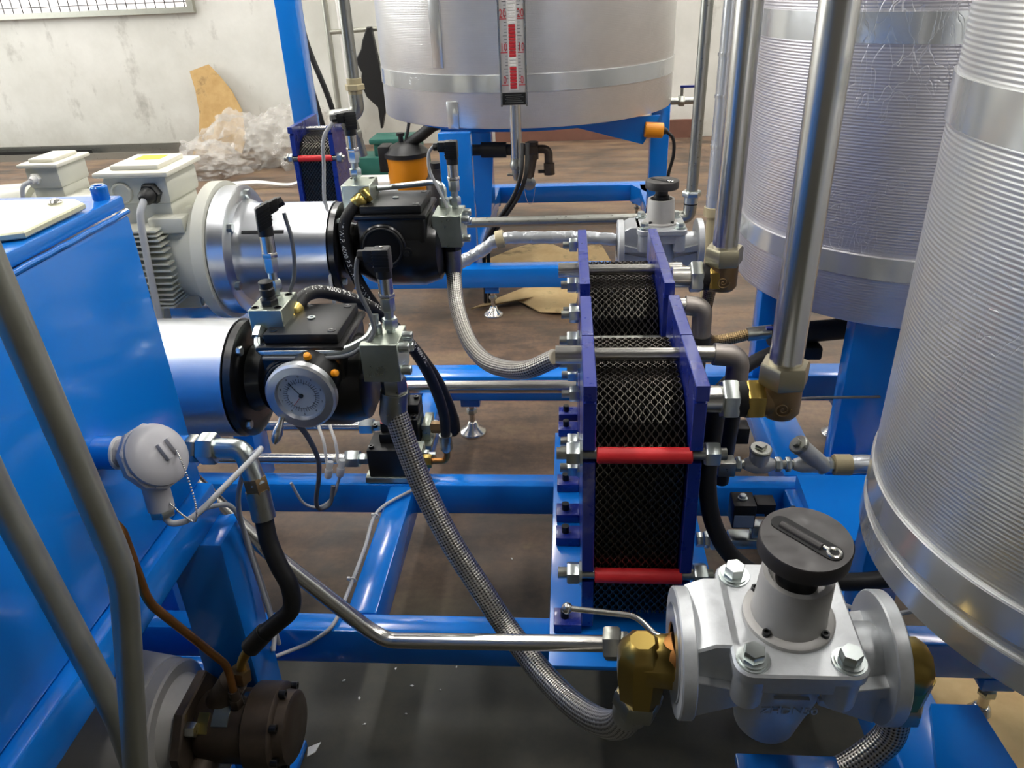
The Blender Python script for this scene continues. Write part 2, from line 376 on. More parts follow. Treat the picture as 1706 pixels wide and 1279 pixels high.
# tall daylight windows in the left wall
for k in range(2):
    y0 = 2.2 + k * 2.9
    wn = struct('window_%d' % (k + 2), B().box(-8.0, -7.94, y0, y0 + 2.5, 1.25, 1.32).box(-8.0, -7.94, y0, y0 + 2.5, 3.6, 3.67).box(-8.0, -7.94, y0, y0 + 0.07, 1.32, 3.6).box(-8.0, -7.94, y0 + 2.43, y0 + 2.5, 1.32, 3.6).box(-8.0, -7.95, y0 + 1.22, y0 + 1.27, 1.32, 3.6), 'dullpipe')
    P('pane', B().box(-7.99, -7.98, y0 + 0.07, y0 + 2.43, 1.32, 3.6), 'skyglow', wn)
# ------------------------------------------------------------------ blue skid frames
def beam(t, x0, x1, y0, y1, z0=0.16, z1=0.26, name='beam', bev=0.008): return P(name, B().box(x0, x1, y0, y1, z0, z1, bev), 'blue', t)
def foot(t, x, y, top=0.16, label=None):
    f = P('levelling_foot', B().lathe((x, y, 0), Z, [(0, 0.05), (0.006, 0.05), (0.012, 0.046), (0.03, 0.022), (0.045, 0.018), (0.05, 0.012)], 28), 'steel', t)
    P('stud', B().cyl((x, y, 0.04), (x, y, top), 0.011), 'steel', f); P('lock_nut', B().hexn((x, y, 0.085), Z, 0.034, 0.018), 'zinc', f)
    P('foot_block', B().box(x - 0.035, x + 0.035, y - 0.03, y + 0.03, top - 0.035, top, 0.004), 'blue', f)
s1 = thing('skid_frame', 'bright blue welded skid of square beams under the two plate heat exchangers', 'frame', (0.0, 1.19, 0))
beam(s1, -1.6, 1.0, 1.19, 1.245); beam(s1, -1.6, 1.05, 1.73, 1.79)
beam(s1, -0.50, -0.43, 1.245, 1.73); beam(s1, -1.62, -1.54, 0.3, 1.19); beam(s1, -0.50, -0.43, 1.79, 2.37)
beam(s1, 0.585, 0.70, 1.79, 2.37); beam(s1, 0.57, 0.69, 0.25, 1.19); beam(s1, 0.57, 0.69, 1.245, 1.73)
P('mounting_plate', B().box(-0.045, 0.32, 1.10, 1.99, 0.26, 0.272, 0.002), 'blue', s1)
beam(s1, -1.27, 1.05, 2.38, 2.48)
for x in (-1.2, -0.36, 0.95): foot(s1, x, 2.43)
for x in (-1.3, 0.9): foot(s1, x, 1.76); foot(s1, x, 1.22)
# raised beds that carry the motors and pumps
for yc, zc in ((1.345, 0.60), (1.895, 0.69)):
    P('motor_bed', B().box(-1.75, -0.86, yc - 0.16, yc + 0.16, zc - 0.08, zc, 0.006), 'blue', s1)
    for x in (-1.7, -0.95): P('bed_leg', B().box(x - 0.03, x + 0.03, yc - 0.05, yc + 0.05, 0.16, zc - 0.08, 0.004), 'blue', s1)
s2 = thing('skid_frame', 'blue rear skid of square beams carrying the far insulated tank', 'frame', (-0.3, 3.5, 0))
beam(s2, -1.5, 0.2, 3.5, 3.6); beam(s2, -0.62, 0.62, 5.1, 5.2, 0.15, 0.26); beam(s2, -0.60, -0.46, 3.6, 5.1); beam(s2, 0.45, 0.57, 4.5, 5.1)
P('corner_gusset', B().prism([(4.45, 0.26), (4.75, 0.26), (4.75, 0.56)], 'x', -0.60, -0.46), 'blue', s2)
P('corner_gusset', B().prism([(0.40, 5.1), (0.57, 5.1), (0.57, 4.7)], 'z', 0.15, 0.26), 'blue', s2)
foot(s2, -0.38, 3.55); foot(s2, -1.4, 3.55); foot(s2, 0.45, 5.15); foot(s2, -0.5, 5.15)

# ------------------------------------------------------------------ insulated tanks on blue stands
def tank(label, c, r, z0, top, mat, bands, seam=None, wrap=0.004):
    t = thing('insulated_tank', label, 'tank', (c[0], c[1], z0), group='foil clad tanks')
    P('cladding', B().lathe((0, 0, 0), Z, [(0, r - 0.03), (0.004, r - 0.004), (0.012, r), (top, r), (top + 0.002, r - 0.02)], 128), mat, t, True, sharp=0.5)
    for a, b in bands:
        P('tape_band', B().lathe((0, 0, 0), Z, [(a, r), (a, r + wrap), (b, r + wrap), (b, r)], 128, cap=False), 'tape', t, True, sharp=0.5)
    for an, a, b in (seam or []):
        d = Vector((math.cos(an), math.sin(an), 0)); s = Vector((-d.y, d.x, 0)); k = B()
        k.obox(d * (r + 0.001) + Z * (a + b) / 2, (0.008, 0.06, b - a), Matrix((d, s, Z)).transposed(), 0.003); P('seam_strip', k, 'tape', t, True)
    P('lid', B().lathe((0, 0, top), Z, [(0, r), (0.03, r * 0.98), (0.12, r * 0.6), (0.15, 0.08)], 64), 'foil', t, True); return t
T1 = tank('big silver tank with the red and white level gauge, near the back wall', (-0.224, 4.373), 0.76, 0.88, 1.0, 'foil', [(0.16, 0.232), (0.86, 0.92)], [(-PI / 2 - 0.42, 0.0, 0.12), (-PI / 2 - 0.5, 0.26, 0.86)])
T2 = tank('silver wrinkled foil tank standing behind the two thick vertical pipes', (0.911, 2.135), 0.43, 0.72, 0.95, 'foil2', [(0.12, 0.172), (0.625, 0.685)])
T3 = tank('closest silver foil tank, cut off by the right edge', (0.88, 1.005), 0.387, 0.64, 0.95, 'foil', [(0.0, 0.045), (0.07, 0.12), (0.665, 0.725)])
def stand(label, c, r, z0, legs, ring=True):
    t = thing('tank_stand', label, 'stand', (c[0], c[1], 0))
    P('ring', B().lathe((c[0], c[1], z0 - 0.05), Z, [(0.02, r - 0.2), (0.02, r - 0.1), (0.05, r - 0.1), (0.05, r - 0.2)], 64, cap=False), 'blue', t)
    for x0, x1, y0, y1, zb in legs: P('leg', B().box(x0, x1, y0, y1, zb, z0 - 0.005, 0.006), 'blue', t)
    return t
st = stand('blue four legged stand under the far tank with the level gauge', (-0.224, 4.373), 0.74, 0.88, [(-0.60, -0.45, 3.60, 3.66, 0.26), (-0.60, -0.47, 4.75, 4.85, 0.26), (0.45, 0.55, 4.45, 4.55, 0.15)])
P('gusset', B().prism([(-0.05, 0.85), (0.44, 0.875), (0.36, 0.74)], 'y', 3.93, 3.95), 'blue', st)
P('cross_member', B().box(-0.65, -0.40, 4.0, 4.06, 0.80, 0.86, 0.004), 'blue', st)
st = stand('blue stand with broad flat leg under the wrinkled foil tank', (0.911, 2.135), 0.41, 0.72, [(0.705, 0.825, 1.80, 1.86, 0.17), (0.62, 0.70, 2.38, 2.46, 0.16), (1.12, 1.2, 2.3, 2.38, 0.16)])
P('foot_plate', B().box(0.62, 0.90, 1.66, 1.86, 0.155, 0.175, 0.003), 'blue', st)
P('sloped_foot', B().prism([(1.50, 0.262), (1.735, 0.262), (1.735, 0.30), (1.715, 0.30), (1.50, 0.272)], 'x', 0.60, 0.80), 'blue', st)
st = stand('blue stand below the closest foil tank at the right', (0.88, 1.005), 0.365, 0.64, [(0.58, 0.66, 1.22, 1.28, 0.16), (1.1, 1.18, 1.1, 1.16, 0.16), (0.9, 0.98, 0.68, 0.74, 0.16)])
# ------------------------------------------------------------------ plate heat exchangers (local origin: left front bottom corner)
HXW, HXD, HXZ = 0.218, 0.41, 0.58
def frame_plate_outline(foot=False):
    # (y, z) outline with open bolt slots on the front and back edges and a notch at the top
    f = []
    slots = (0.135, 0.425)
    f += [(0, 0)]
    for s in slots: f += [(0, s - 0.014), (0.035, s - 0.014), (0.035, s + 0.014), (0, s + 0.014)]
    f += [(0, HXZ - 0.042), (0.012, HXZ - 0.034), (-0.014, HXZ - 0.03), (-0.014, HXZ)]
    f += [(0.1985, HXZ), (0.1985, HXZ - 0.03), (0.2015, HXZ - 0.03), (0.2015, HXZ)]
    f += [(HXD, HXZ)]
    for s in slots[::-1]: f += [(HXD, s + 0.014), (HXD - 0.035, s + 0.014), (HXD - 0.035, s - 0.014), (HXD, s - 0.014)]
    f += [(HXD, 0)]
    return f
NPL, PIT = 21, 0.0079
PACK = [(0.02, 0.02), (0.02, 0.40), (0.026, 0.435), (0.045, 0.47), (0.075, 0.495), (0.125, 0.513), (0.335, 0.513), (0.365, 0.495), (0.385, 0.46), (0.39, 0.42), (0.39, 0.20)]
def ribbon(phase):
    path = []; W = 0.0008
    for (a, b) in zip(PACK[:-1], PACK[1:]):
        n = max(2, int(math.hypot(b[0] - a[0], b[1] - a[1]) / 0.0025))
        for k in range(n): path.append((a[0] + (b[0] - a[0]) * k / n, a[1] + (b[1] - a[1]) * k / n))
    s, vs, fs = 0.0, [], []
    for i, (y, z) in enumerate(path):
        if i: s += math.hypot(y - path[i-1][0], z - path[i-1][1])
        a, b = path[max(i-2, 0)], path[min(i+2, len(path)-1)]
        t = Vector((b[0] - a[0], b[1] - a[1])).normalized(); nrm = Vector((t.y, -t.x))
        dx = phase * PIT * 0.35 * math.sin(2 * PI * s / 0.021)
        vs += [(dx - W, y, z), (dx + W, y, z), (dx - W, y + nrm.x * 0.010, z + nrm.y * 0.010), (dx + W, y + nrm.x * 0.010, z + nrm.y * 0.010)]
        if i:
            p, q = 4 * i - 4, 4 * i; fs += [(p, p + 1, q + 1, q), (p + 2, p, q, q + 2), (p + 1, p + 3, q + 3, q + 1)]
    return B().verts_faces(vs, fs)
rib_a = ribbon(1).mesh('plate', 'plateedge'); rib_b = ribbon(-1).mesh('plate', 'plateedge')
def hx(loc, label, sleeves=True):
    t = thing('plate_heat_exchanger', label, 'heat exchanger', loc, group='navy plate heat exchangers')
    P('frame_plate', B().prism(frame_plate_outline(), 'x', 0, 0.024, 0.0015), 'navy', t, True)
    P('pressure_plate', B().prism(frame_plate_outline(), 'x', HXW - 0.024, HXW, 0.0015), 'navy', t, True)
    P('gasket_pack', B().prism([(0.029, 0.02)] + [(y + (0.009 if y < 0.2 else -0.009), z - 0.009) for y, z in PACK[1:-1]] + [(0.38, 0.02)], 'x', 0.026, HXW - 0.026), 'gasket', t, True)
    for k in range(NPL):
        o = P('plate', rib_a if k % 2 else rib_b, None, t, True); o.location = (0.029 + k * PIT, 0, 0)
    P('carrying_bar', B().cyl((0.02, 0.205, 0.535), (HXW - 0.02, 0.205, 0.535), 0.014), 'steel', t, True)
    P('nozzle', B().lathe((-0.052, 0.205, 0.535), X, [(0, 0.014), (0, 0.019), (0.053, 0.019)], 24), 'steel', t, True)
    P('nozzle', B().cyl((HXW, 0.205, 0.535), (HXW + 0.045, 0.205, 0.535), 0.017), 'steel', t, True)
    for (yy, zz, sl) in ((0.012, 0.425, 1), (0.012, 0.135, 1), (HXD - 0.02, 0.425, 0), (HXD - 0.02, 0.135, 0)):
        b = P('tie_bolt', B().cyl((-0.048, yy, zz), (HXW + 0.045, yy, zz), 0.0115), 'galv', t, True)
        P('nut', B().hexn((-0.030, yy, zz), X, 0.040, 0.025, 0.5), 'zinc', b); P('nut', B().hexn((HXW + 0.006, yy, zz), X, 0.042, 0.026, 0.5), 'zinc', b)
        P('washer', B().cyl((-0.005, yy, zz), (0, yy, zz), 0.024), 'zinc', b)
        if sl and sleeves: P('red_sleeve', B().cyl((0.026, yy - 0.006, zz), (HXW - 0.018, yy - 0.006, zz), 0.0155, ch=0.002), 'red', b, label='red plastic bolt sleeve')
    for yy, zz in ((0.06, 0.40), (0.05, 0.10), (0.40, 0.54), (0.36, 0.36)):
        b = P('stud', B().cyl((-0.042, yy, zz), (0.0, yy, zz), 0.009), 'galv', t, True); P('nut', B().hexn((-0.024, yy, zz), X, 0.033, 0.022, 0.3), 'zinc', b)
    for yy in (-0.01, 0.27, 0.36):
        f = P('foot', B().box(-0.058, 0.0, yy, yy + 0.05, -0.012, 0.012, 0.002), 'navy', t, True)
        P('bolt', B().cyl((-0.035, yy + 0.025, 0.012), (-0.035, yy + 0.025, 0.03), 0.009).hexn((-0.035, yy + 0.025, 0.012), Z, 0.012, 0.012), 'satinblack', f)
    return t
hx((0.023, 1.195, 0.285), 'front navy plate heat exchanger with two red bolt sleeves in full view')
hx((0.023, 1.695, 0.285), 'navy plate heat exchanger directly behind the front one', False)
hx((-1.385, 3.86, 0.30), 'small looking navy plate heat exchanger by the blue post at the back wall')
# ------------------------------------------------------------------ motors, bell housings and pumps (local origin on the shaft axis, shaft along x)
def bell(loc, label, xl, r, mat, flange_r, sx):
    t = thing('bell_housing', label, 'coupling housing', loc)
    L = -xl
    P('barrel', B().lathe((xl, 0, 0), X, [(0.0, r * 1.12), (0.02, r * 1.05), (0.03, r), (L, r)], 64), mat, t, True)
    fl = P('flange', B().lathe((xl - 0.045, 0, 0), X, [(0, flange_r - 0.004), (0.004, flange_r), (0.045, flange_r), (0.048, flange_r - 0.004), (0.052, r * 1.14)], 64), mat, t, True)
    for p in around(6, flange_r - 0.022, 'x', 0.35, (xl + 0.002, 0, 0)):
        P('bolt', B().hexn(p, X, 0.02, 0.014).cyl(p, p + X * 0.002, 0.014), 'zinc', fl)
    s = P('slot', B(), mat, t, True) if False else None
    a = math.radians(62)  # ventilation slot facing up and to the camera
    for dy in (-1,):
        d = Vector((0, dy * math.cos(a * 0.62), math.sin(a * 0.62)))
        k = B().obox(d * (r + 0.0002) + X * sx, (0.12, 0.002, 0.009), Matrix((X, d, X.cross(d))).transposed(), 0.0008); P('slot', k, 'gasket', t, True)
    return t
def motor(loc, label, xr, L, r, box_w=0.155, shift=0.0):
    """motor whose drive end sits at x = xr, body running towards -x"""
    t = thing('electric_motor', label, 'motor', loc, group='light grey electric motors')
    b = B().lathe((xr - L, 0, 0), X, [(0, r * 0.72), (0.0, r * 0.82), (L - 0.09, r * 0.82), (L - 0.05, r * 1.0), (L - 0.03, r * 1.02), (L - 0.03, r * 1.22), (L, r * 1.22)], 48); P('body', b, 'motor', t, True)
    for k in range(44):
        a = 2 * PI * k / 44 + 0.03
        if abs(math.sin(a) - 1) < 0.16: continue
        sq = min(1.0 / max(abs(math.cos(a)), abs(math.sin(a))), 1.18)
        # fins stand horizontally on the sides and vertically at top and bottom
        y, z = r * 0.8 * math.cos(a), r * 0.8 * math.sin(a)
        hz = abs(math.cos(a)) > 0.5
        k2 = B()
        if hz: k2.box(xr - L + 0.1, xr - 0.1 - 0.02 * abs(math.sin(a)), min(y, math.copysign(r * 1.03, y)), max(y, math.copysign(r * 1.03, y)), z - 0.0022, z + 0.0022)
        else: k2.box(xr - L + 0.1, xr - 0.1, y - 0.0022, y + 0.0022, min(z, math.copysign(r * 0.98, z)), max(z, math.copysign(r * 0.98, z)))
        P('cooling_fin', k2, 'motor', t, True)
    P('fan_cover', B().lathe((xr - L - 0.10, 0, 0), X, [(0, r * 0.7), (0.03, r * 0.98), (0.17, r * 1.04), (0.2, r * 1.04)], 48), 'motor', t, True)
    for yy in (-1, 1):
        P('lifting_lug', B().box(xr - 0.15, xr - 0.06, yy * r * 0.62 - 0.025, yy * r * 0.62 + 0.025, r * 0.55, r * 0.82, 0.006), 'motor', t, True)
        P('foot', B().box(xr - L * 0.8, xr - 0.08, yy * r * 0.95 - 0.03, yy * r * 0.95 + 0.03, -r * 1.3, -r * 1.12, 0.004), 'motor', t, True)
        P('foot_web', B().prism([(yy * r * 0.55, -r * 0.5), (yy * r * 0.95, -r * 1.12), (yy * r * 0.6, -r * 1.12)], 'x', xr - L * 0.5, xr - L * 0.4), 'motor', t, True)
    zb = r * 0.9; xc = xr - L * 0.52 + shift; hw = box_w / 2
    P('terminal_neck', B().box(xc - hw * 0.9, xc + hw * 0.9, -0.075, 0.075, r * 0.6, zb + 0.02, 0.006), 'motor', t, True)
    bx = P('terminal_box', B().box(xc - hw, xc + hw, -0.085, 0.085, zb + 0.015, zb + 0.085, 0.012), 'motor', t, True)
    P('lid', B().box(xc - hw - 0.012, xc + hw + 0.012, -0.098, 0.098, zb + 0.083, zb + 0.096, 0.005).box(xc - hw * 0.75, xc + hw * 0.75, -0.07, 0.07, zb + 0.095, zb + 0.108, 0.005), 'motorlid', bx)
    return t, (xc, zb, bx)
def sensor(p, label, H=0.14, dirv=(-1, 0, 0), cable=None, ax=(0, 0, 1), hexlow=True):
    """pressure transmitter: zinc adapter, steel body and black angled plug"""
    t = thing('pressure_sensor', label, 'sensor', p, group='pressure sensors with black angled plugs')
    a = Vector(ax).normalized(); d = Vector(dirv).normalized()
    P('adapter', B().cyl((0, 0, 0), a * H * 0.32, 0.009).hexn(a * H * 0.05, a, 0.026, H * 0.12).hexn(a * H * 0.26, a, 0.024, H * 0.2), 'zinc', t, True)
    P('body', B().lathe(a * H * 0.44, a, [(0, 0.010), (0.004, 0.0135), (H * 0.24, 0.0135), (H * 0.25, 0.012)], 24).hexn(a * H * 0.42, a, 0.027, H * 0.06), 'steel', t, True)
    s = a.cross(d).normalized()
    pl = P('plug', B().cyl(a * H * 0.66, a * H * 0.76, 0.0145).obox(a * H * 0.87, (0.03, 0.03, H * 0.26), Matrix((d, s, a)).transposed(), 0.003).obox(a * H * 0.92 + d * 0.018, (0.03, 0.024, 0.024), Matrix((d, s, a)).transposed(), 0.003), 'plastic', t, True)
    rb = B()
    for k in range(5): rb.obox(a * (H * 0.8 + k * 0.006) + d * 0.001, (0.031, 0.0315, 0.002), Matrix((d, s, a)).transposed())
    P('rib', rb, 'plastic', pl); P('gland', B().hexn(a * H * 0.92 + d * 0.03, d, 0.017, 0.014), 'plastic', pl)
    P('screw', B().cyl(a * H * 1.0, a * (H * 1.0 + 0.002), 0.003), 'steel', pl)
    return t
def cable(pts, r, mat, label, cat='cable', n=10, name='cable'): return solo(name, B().tube(spline(pts, n), r, 10), mat, label, cat)

def pump(loc, label, body_len, front):
    t = thing('hydraulic_pump', label, 'pump', loc, group='black hydraulic pumps')
    P('mount_flange', B().lathe((0, 0, 0), X, [(0, 0.112), (0.004, 0.118), (0.018, 0.118), (0.022, 0.112), (0.024, 0.09)], 48), 'black', t, True)
    for p in around(4, 0.105, 'x', 0.6, (0.022, 0, 0)): P('flange_bolt', B().hexn(p, X, 0.016, 0.01), 'zinc', t, True)
    L = body_len
    b = B().lathe((0.02, 0, 0), X, [(0, 0.07), (0.03, 0.062), (0.06, 0.085), (0.09, 0.096), (L - 0.05, 0.096), (L - 0.01, 0.082), (L, 0.06)], 40)
    b.box(0.075, L - 0.01, -0.085, 0.085, -0.02, 0.10, 0.012)
    P('housing', b, 'black', t, True)
    P('shoulder_plate', B().box(0.07, L - 0.005, -0.088, 0.088, 0.095, 0.108, 0.006), 'black', t, True)
    tp = P('top_plate', B().box(0.085, L - 0.018, -0.075, 0.078, 0.108, 0.128, 0.003), 'satinblack', t, True)
    for x in (0.1, L - 0.033):
        for y in (-0.058, 0.06): P('plate_screw', B().lathe((x, y, 0.128), Z, [(0, 0.008), (0.0012, 0.008), (0.0012, 0.004), (0.0004, 0.003)], 16), 'black', tp)
    P('plate_plug', B().lathe(((0.085 + L - 0.018) / 2, 0.0, 0.128), Z, [(0, 0.008), (0.003, 0.008), (0.003, 0.004), (0.001, 0.003)], 16), 'zinc', tp)
    cx = 0.02 + L * 0.46
    P('port_cover', B().lathe((cx, -0.08, 0.03), -Y, [(0, 0.058), (0.012, 0.058), (0.016, 0.054), (0.016, 0.03)], 40), 'black', t, True)
    P('port_ring', B().torus((cx, -0.097, 0.03), Y, 0.048, 0.004), 'satinblack', t, True)
    P('port_plug', B().cyl((cx + 0.06, -0.08, 0.018), (cx + 0.06, -0.1, 0.018), 0.012).hexn((cx + 0.06, -0.1, 0.018), -Y, 0.012, 0.008), 'satinblack', t, True)
    return t
# ---- front row
YF, ZF = 1.345, 0.80
bell((-0.655, YF, ZF), 'front polished bell housing half hidden behind the blue oil tank', -0.36, 0.12, 'alu', 0.165, -0.185)
motor((-0.655, YF, ZF), 'grey electric motor hidden behind the blue oil tank, front row', -0.41, 0.42, 0.14)
pump((-0.655, YF, ZF), 'black hydraulic pump carrying the round dial handwheel', 0.245, True)
# ---- rear row
YR, ZR = 1.895, 0.89
bell((-0.595, YR, ZR), 'rear polished bell housing fully in view with big round flange', -0.24, 0.12, 'alu', 0.165, -0.165)
mt, (mx, mz, mbox) = motor((-0.595, YR, ZR), 'light grey finned motor with yellow sticker on its terminal box lid', -0.285, 0.42, 0.145, 0.165, 0.045)
P('sticker', B().box(mx - 0.03, mx + 0.035, -0.005, 0.045, mz + 0.108, mz + 0.109), 'yellow', mbox, True, label='yellow warning sticker')
P('blank_plug', B().lathe((mx - 0.035, -0.085, mz + 0.045), -Y, [(0, 0.026), (0.006, 0.026), (0.009, 0.024), (0.009, 0.021), (0.004, 0.02)], 28), 'motor', mbox, True)
P('blank_plug', B().lathe((mx - 0.09, -0.05, mz + 0.035), (-1, -0.4, 0), [(0, 0.026), (0.008, 0.026), (0.011, 0.023)], 28), 'ivory', mbox, True)
P('cable_gland', B().hexn((mx + 0.04, -0.08, mz + 0.045), (-0.1, -1, -0.1), 0.046, 0.02).lathe((mx + 0.038, -0.1, mz + 0.043), (-0.1, -1, -0.25), [(0, 0.02), (0.018, 0.018), (0.026, 0.011)], 20), 'plastic', mbox, True)
px, py, pz = -0.595 + mx, YR, ZR + mz
cable([(px + 0.036, py - 0.122, pz + 0.036), (px + 0.032, py - 0.15, pz + 0.005), (px + 0.028, py - 0.16, pz - 0.08), (px + 0.02, py - 0.163, pz - 0.22), (px + 0.01, py - 0.16, pz - 0.4)], 0.0085, 'cable', 'thick light grey cable dropping from the terminal box with yellow sticker')
pump((-0.595, YR, ZR), 'black hydraulic pump in front of the far tank, with a flat top plate', 0.255, False)
# ---- small motor further left
mt3, (mx, mz, mb3) = motor((-1.50, 2.5, 0.83), 'small light grey motor at the far left with a pale terminal box', 0.0, 0.40, 0.105, 0.115)
P('cable_gland', B().hexn((mx - 0.02, -0.085, mz + 0.05), -Y, 0.03, 0.016).cyl((mx - 0.02, -0.1, mz + 0.05), (mx - 0.02, -0.118, mz + 0.048), 0.013, 0.009), 'white', mb3, True)
bx, by, bz = -1.50 + mx - 0.02, 2.5, 0.83 + mz
cable([(bx, by - 0.118, bz + 0.048), (bx - 0.02, by - 0.14, bz + 0.03), (bx - 0.03, by - 0.145, bz - 0.05), (bx - 0.035, by - 0.15, bz - 0.25)], 0.007, 'cable', 'light grey cable dropping from the small far left motor')
P_bed = solo('motor_plinth', B().box(-1.95, -1.45, 2.36, 2.64, 0.0, 0.69, 0.006), 'blue', 'blue plinth under the small far left motor', 'plinth')

# ---- valve blocks on the pumps
def block(label, x0, x1, y0, y1, z0, z1, screws='', holes=()):
    t = thing('valve_block', label, 'valve block', ((x0 + x1) / 2, (y0 + y1) / 2, z0), group='zinc plated valve blocks')
    P('body', B().box(x0, x1, y0, y1, z0, z1, 0.0015, 1), 'zincblock', t)
    if 'r' in screws:
        w, h = y1 - y0, z1 - z0
        for fy, fz in ((0.2, 0.82), (0.2, 0.22), (0.62, 0.62), (0.62, 0.9)):
            p = Vector((x1, y0 + w * fy, z0 + h * fz))
            P('cap_screw', B().lathe(p, X, [(0, 0.0095), (0.016, 0.0095), (0.018, 0.0085), (0.018, 0.005), (0.012, 0.005)], 18), 'zinc', t)
    for hx_, hy_ in holes: P('port_hole', B().lathe((hx_, hy_, z1 + 0.0002), Z, [(0, 0.0075), (0.0008, 0.0075), (0.0008, 0.0055), (0, 0.0055)], 20), 'satinblack', t)
    return t
block('zinc valve block at the right end of the front pump above the braided hose', -0.386, -0.315, 1.255, 1.345, 0.835, 0.912, 'r')
block('zinc valve block on the left shoulder of the front pump with a black cap', -0.605, -0.54, 1.305, 1.40, 0.885, 0.962, '', ((-0.595, 1.318), (-0.552, 1.385), (-0.55, 1.318)))
block('zinc valve block at the right end of the rear pump', -0.338, -0.266, 1.84, 1.94, 0.905, 0.985, 'r')
block('tall zinc valve block on the left shoulder of the rear pump', -0.56, -0.488, 1.86, 1.95, 0.975, 1.06, '', ((-0.548, 1.935), (-0.50, 1.935)))
sensor((-0.338, 1.315, 0.912), 'pressure sensor standing on the front pump right hand block', 0.165, (-1, 0, 0))
sensor((-0.577, 1.385, 0.962), 'pressure sensor in front of the rear bell housing slot', 0.175, (0.55, 0.3, 0.25), ax=(-0.02, 0.12, 1))
sensor((-0.288, 1.915, 0.985), 'pressure sensor on the rear pump right hand block, before the blue tank leg', 0.165, (-1, 0, 0))
sensor((-0.535, 1.92, 1.06), 'pressure sensor on the tall rear block beside the far heat exchanger', 0.165, (-0.7, -0.5, 0))
cap = thing('relief_cap', 'short black ribbed relief cap on the front pump left block', 'valve cap', (-0.572, 1.335, 0.962))
P('base', B().hexn((0, 0, 0), Z, 0.03, 0.012), 'satinblack', cap, True)
P('cap', B().lathe((0, 0, 0.012), Z, [(0, 0.013), (0.006, 0.0115), (0.008, 0.014), (0.02, 0.014), (0.022, 0.012), (0.026, 0.0135), (0.034, 0.0135), (0.036, 0.011)], 24), 'plastic', cap, True)
# steel bypass tubes over the pumps
solo('bypass_tube', B().tube(fillet([(-0.588, 1.303, 0.925), (-0.585, 1.275, 0.905), (-0.575, 1.262, 0.895), (-0.42, 1.262, 0.895), (-0.375, 1.285, 0.912), (-0.365, 1.305, 0.93), (-0.365, 1.31, 0.95)], 0.025), 0.008, 12).hexn((-0.588, 1.305, 0.926), (0, -1, -0.5), 0.02, 0.024).hexn((-0.365, 1.308, 0.912), Z, 0.022, 0.02), 'zinc', 'bent zinc tube along the near edge of the front pump top plate', 'tube')
solo('bypass_tube', B().tube(fillet([(-0.49, 1.93, 1.035), (-0.46, 1.96, 1.03), (-0.345, 1.96, 1.04), (-0.318, 1.94, 1.035), (-0.318, 1.93, 0.985)], 0.02), 0.0075, 12).hexn((-0.318, 1.93, 0.985), Z, 0.024, 0.022), 'zinc', 'bent zinc tube along the far edge of the rear pump top plate', 'tube')
# dial handwheel on the front pump
hw = thing('dial_handwheel', 'round silver handwheel with a printed dial and folding crank on the front pump', 'handwheel', (-0.478, 1.165, 0.852))
P('hub', B().lathe((0, 0.095, 0.0), -Y, [(0, 0.05), (0.03, 0.046), (0.05, 0.036), (0.08, 0.034)], 40), 'satinblack', hw, True)
rimb = B().lathe((0, 0.022, 0), -Y, [(0, 0.030), (0, 0.060), (0.004, 0.064), (0.018, 0.064), (0.022, 0.060), (0.022, 0.046), (0.014, 0.043)], 56, cap=False); P('rim', rimb, 'alu', hw, True)
dl = P('dial', B().lathe((0, 0.010, 0), -Y, [(0, 0.044), (0.002, 0.044)], 48), 'dial', hw, True)
mk = B()
for k in range(40):
    a = 2 * PI * k / 40; r0, r1 = (0.026, 0.033) if k % 4 else (0.023, 0.033)
    d = Vector((math.cos(a), 0, math.sin(a))); mk.obox(d * (r0 + r1) / 2 + Y * 0.0076, (r1 - r0, 0.0005, 0.0006), Matrix((d, Y, d.cross(Y))).transposed())
mk.torus((0, 0.0077, 0), Y, 0.026, 0.0003, 40, 4)
for k, s in enumerate(('0', '1', '2', '3', '4', '5', '6', '7', '8', '9')):
    a = PI / 2 - 2 * PI * k / 10; text_on(mk, s, 0.0065, frame_m((math.cos(a) * 0.038, 0.0077, math.sin(a) * 0.038), X, Z), 0.0001)
P('dial_print', mk, 'ink', dl, True)
P('needle', B().obox((-0.009, 0.006, 0.012), (0.034, 0.001, 0.0012), Matrix.Rotation(math.radians(53), 3, 'Y')).cyl((0, 0.0075, 0), (0, 0.0045, 0), 0.004), 'ink', dl, True)
P('red_needle', B().obox((-0.008, 0.0062, -0.010), (0.024, 0.001, 0.0009), Matrix.Rotation(math.radians(-50), 3, 'Y')), 'redink', dl, True)
P('crank', B().lathe((-0.040, 0.0, -0.040), (-0.25, -0.55, -0.8), [(0, 0.006), (0.012, 0.006), (0.016, 0.0075), (0.03, 0.010), (0.042, 0.008), (0.05, 0.003)], 20), 'steel', hw, True)
for a, r in ((88, 0.052), (18, 0.054)):
    d = Vector((math.cos(math.radians(a)), 0, math.sin(math.radians(a))))
    P('amber_plug', B().lathe(d * 0.044 + Y * 0.068, d + Vector((0, -0.5, 0)), [(0, 0.006), (0.006, 0.0075), (0.012, 0.006), (0.014, 0.003)], 16), 'amber', hw, True, label='amber plastic plug')
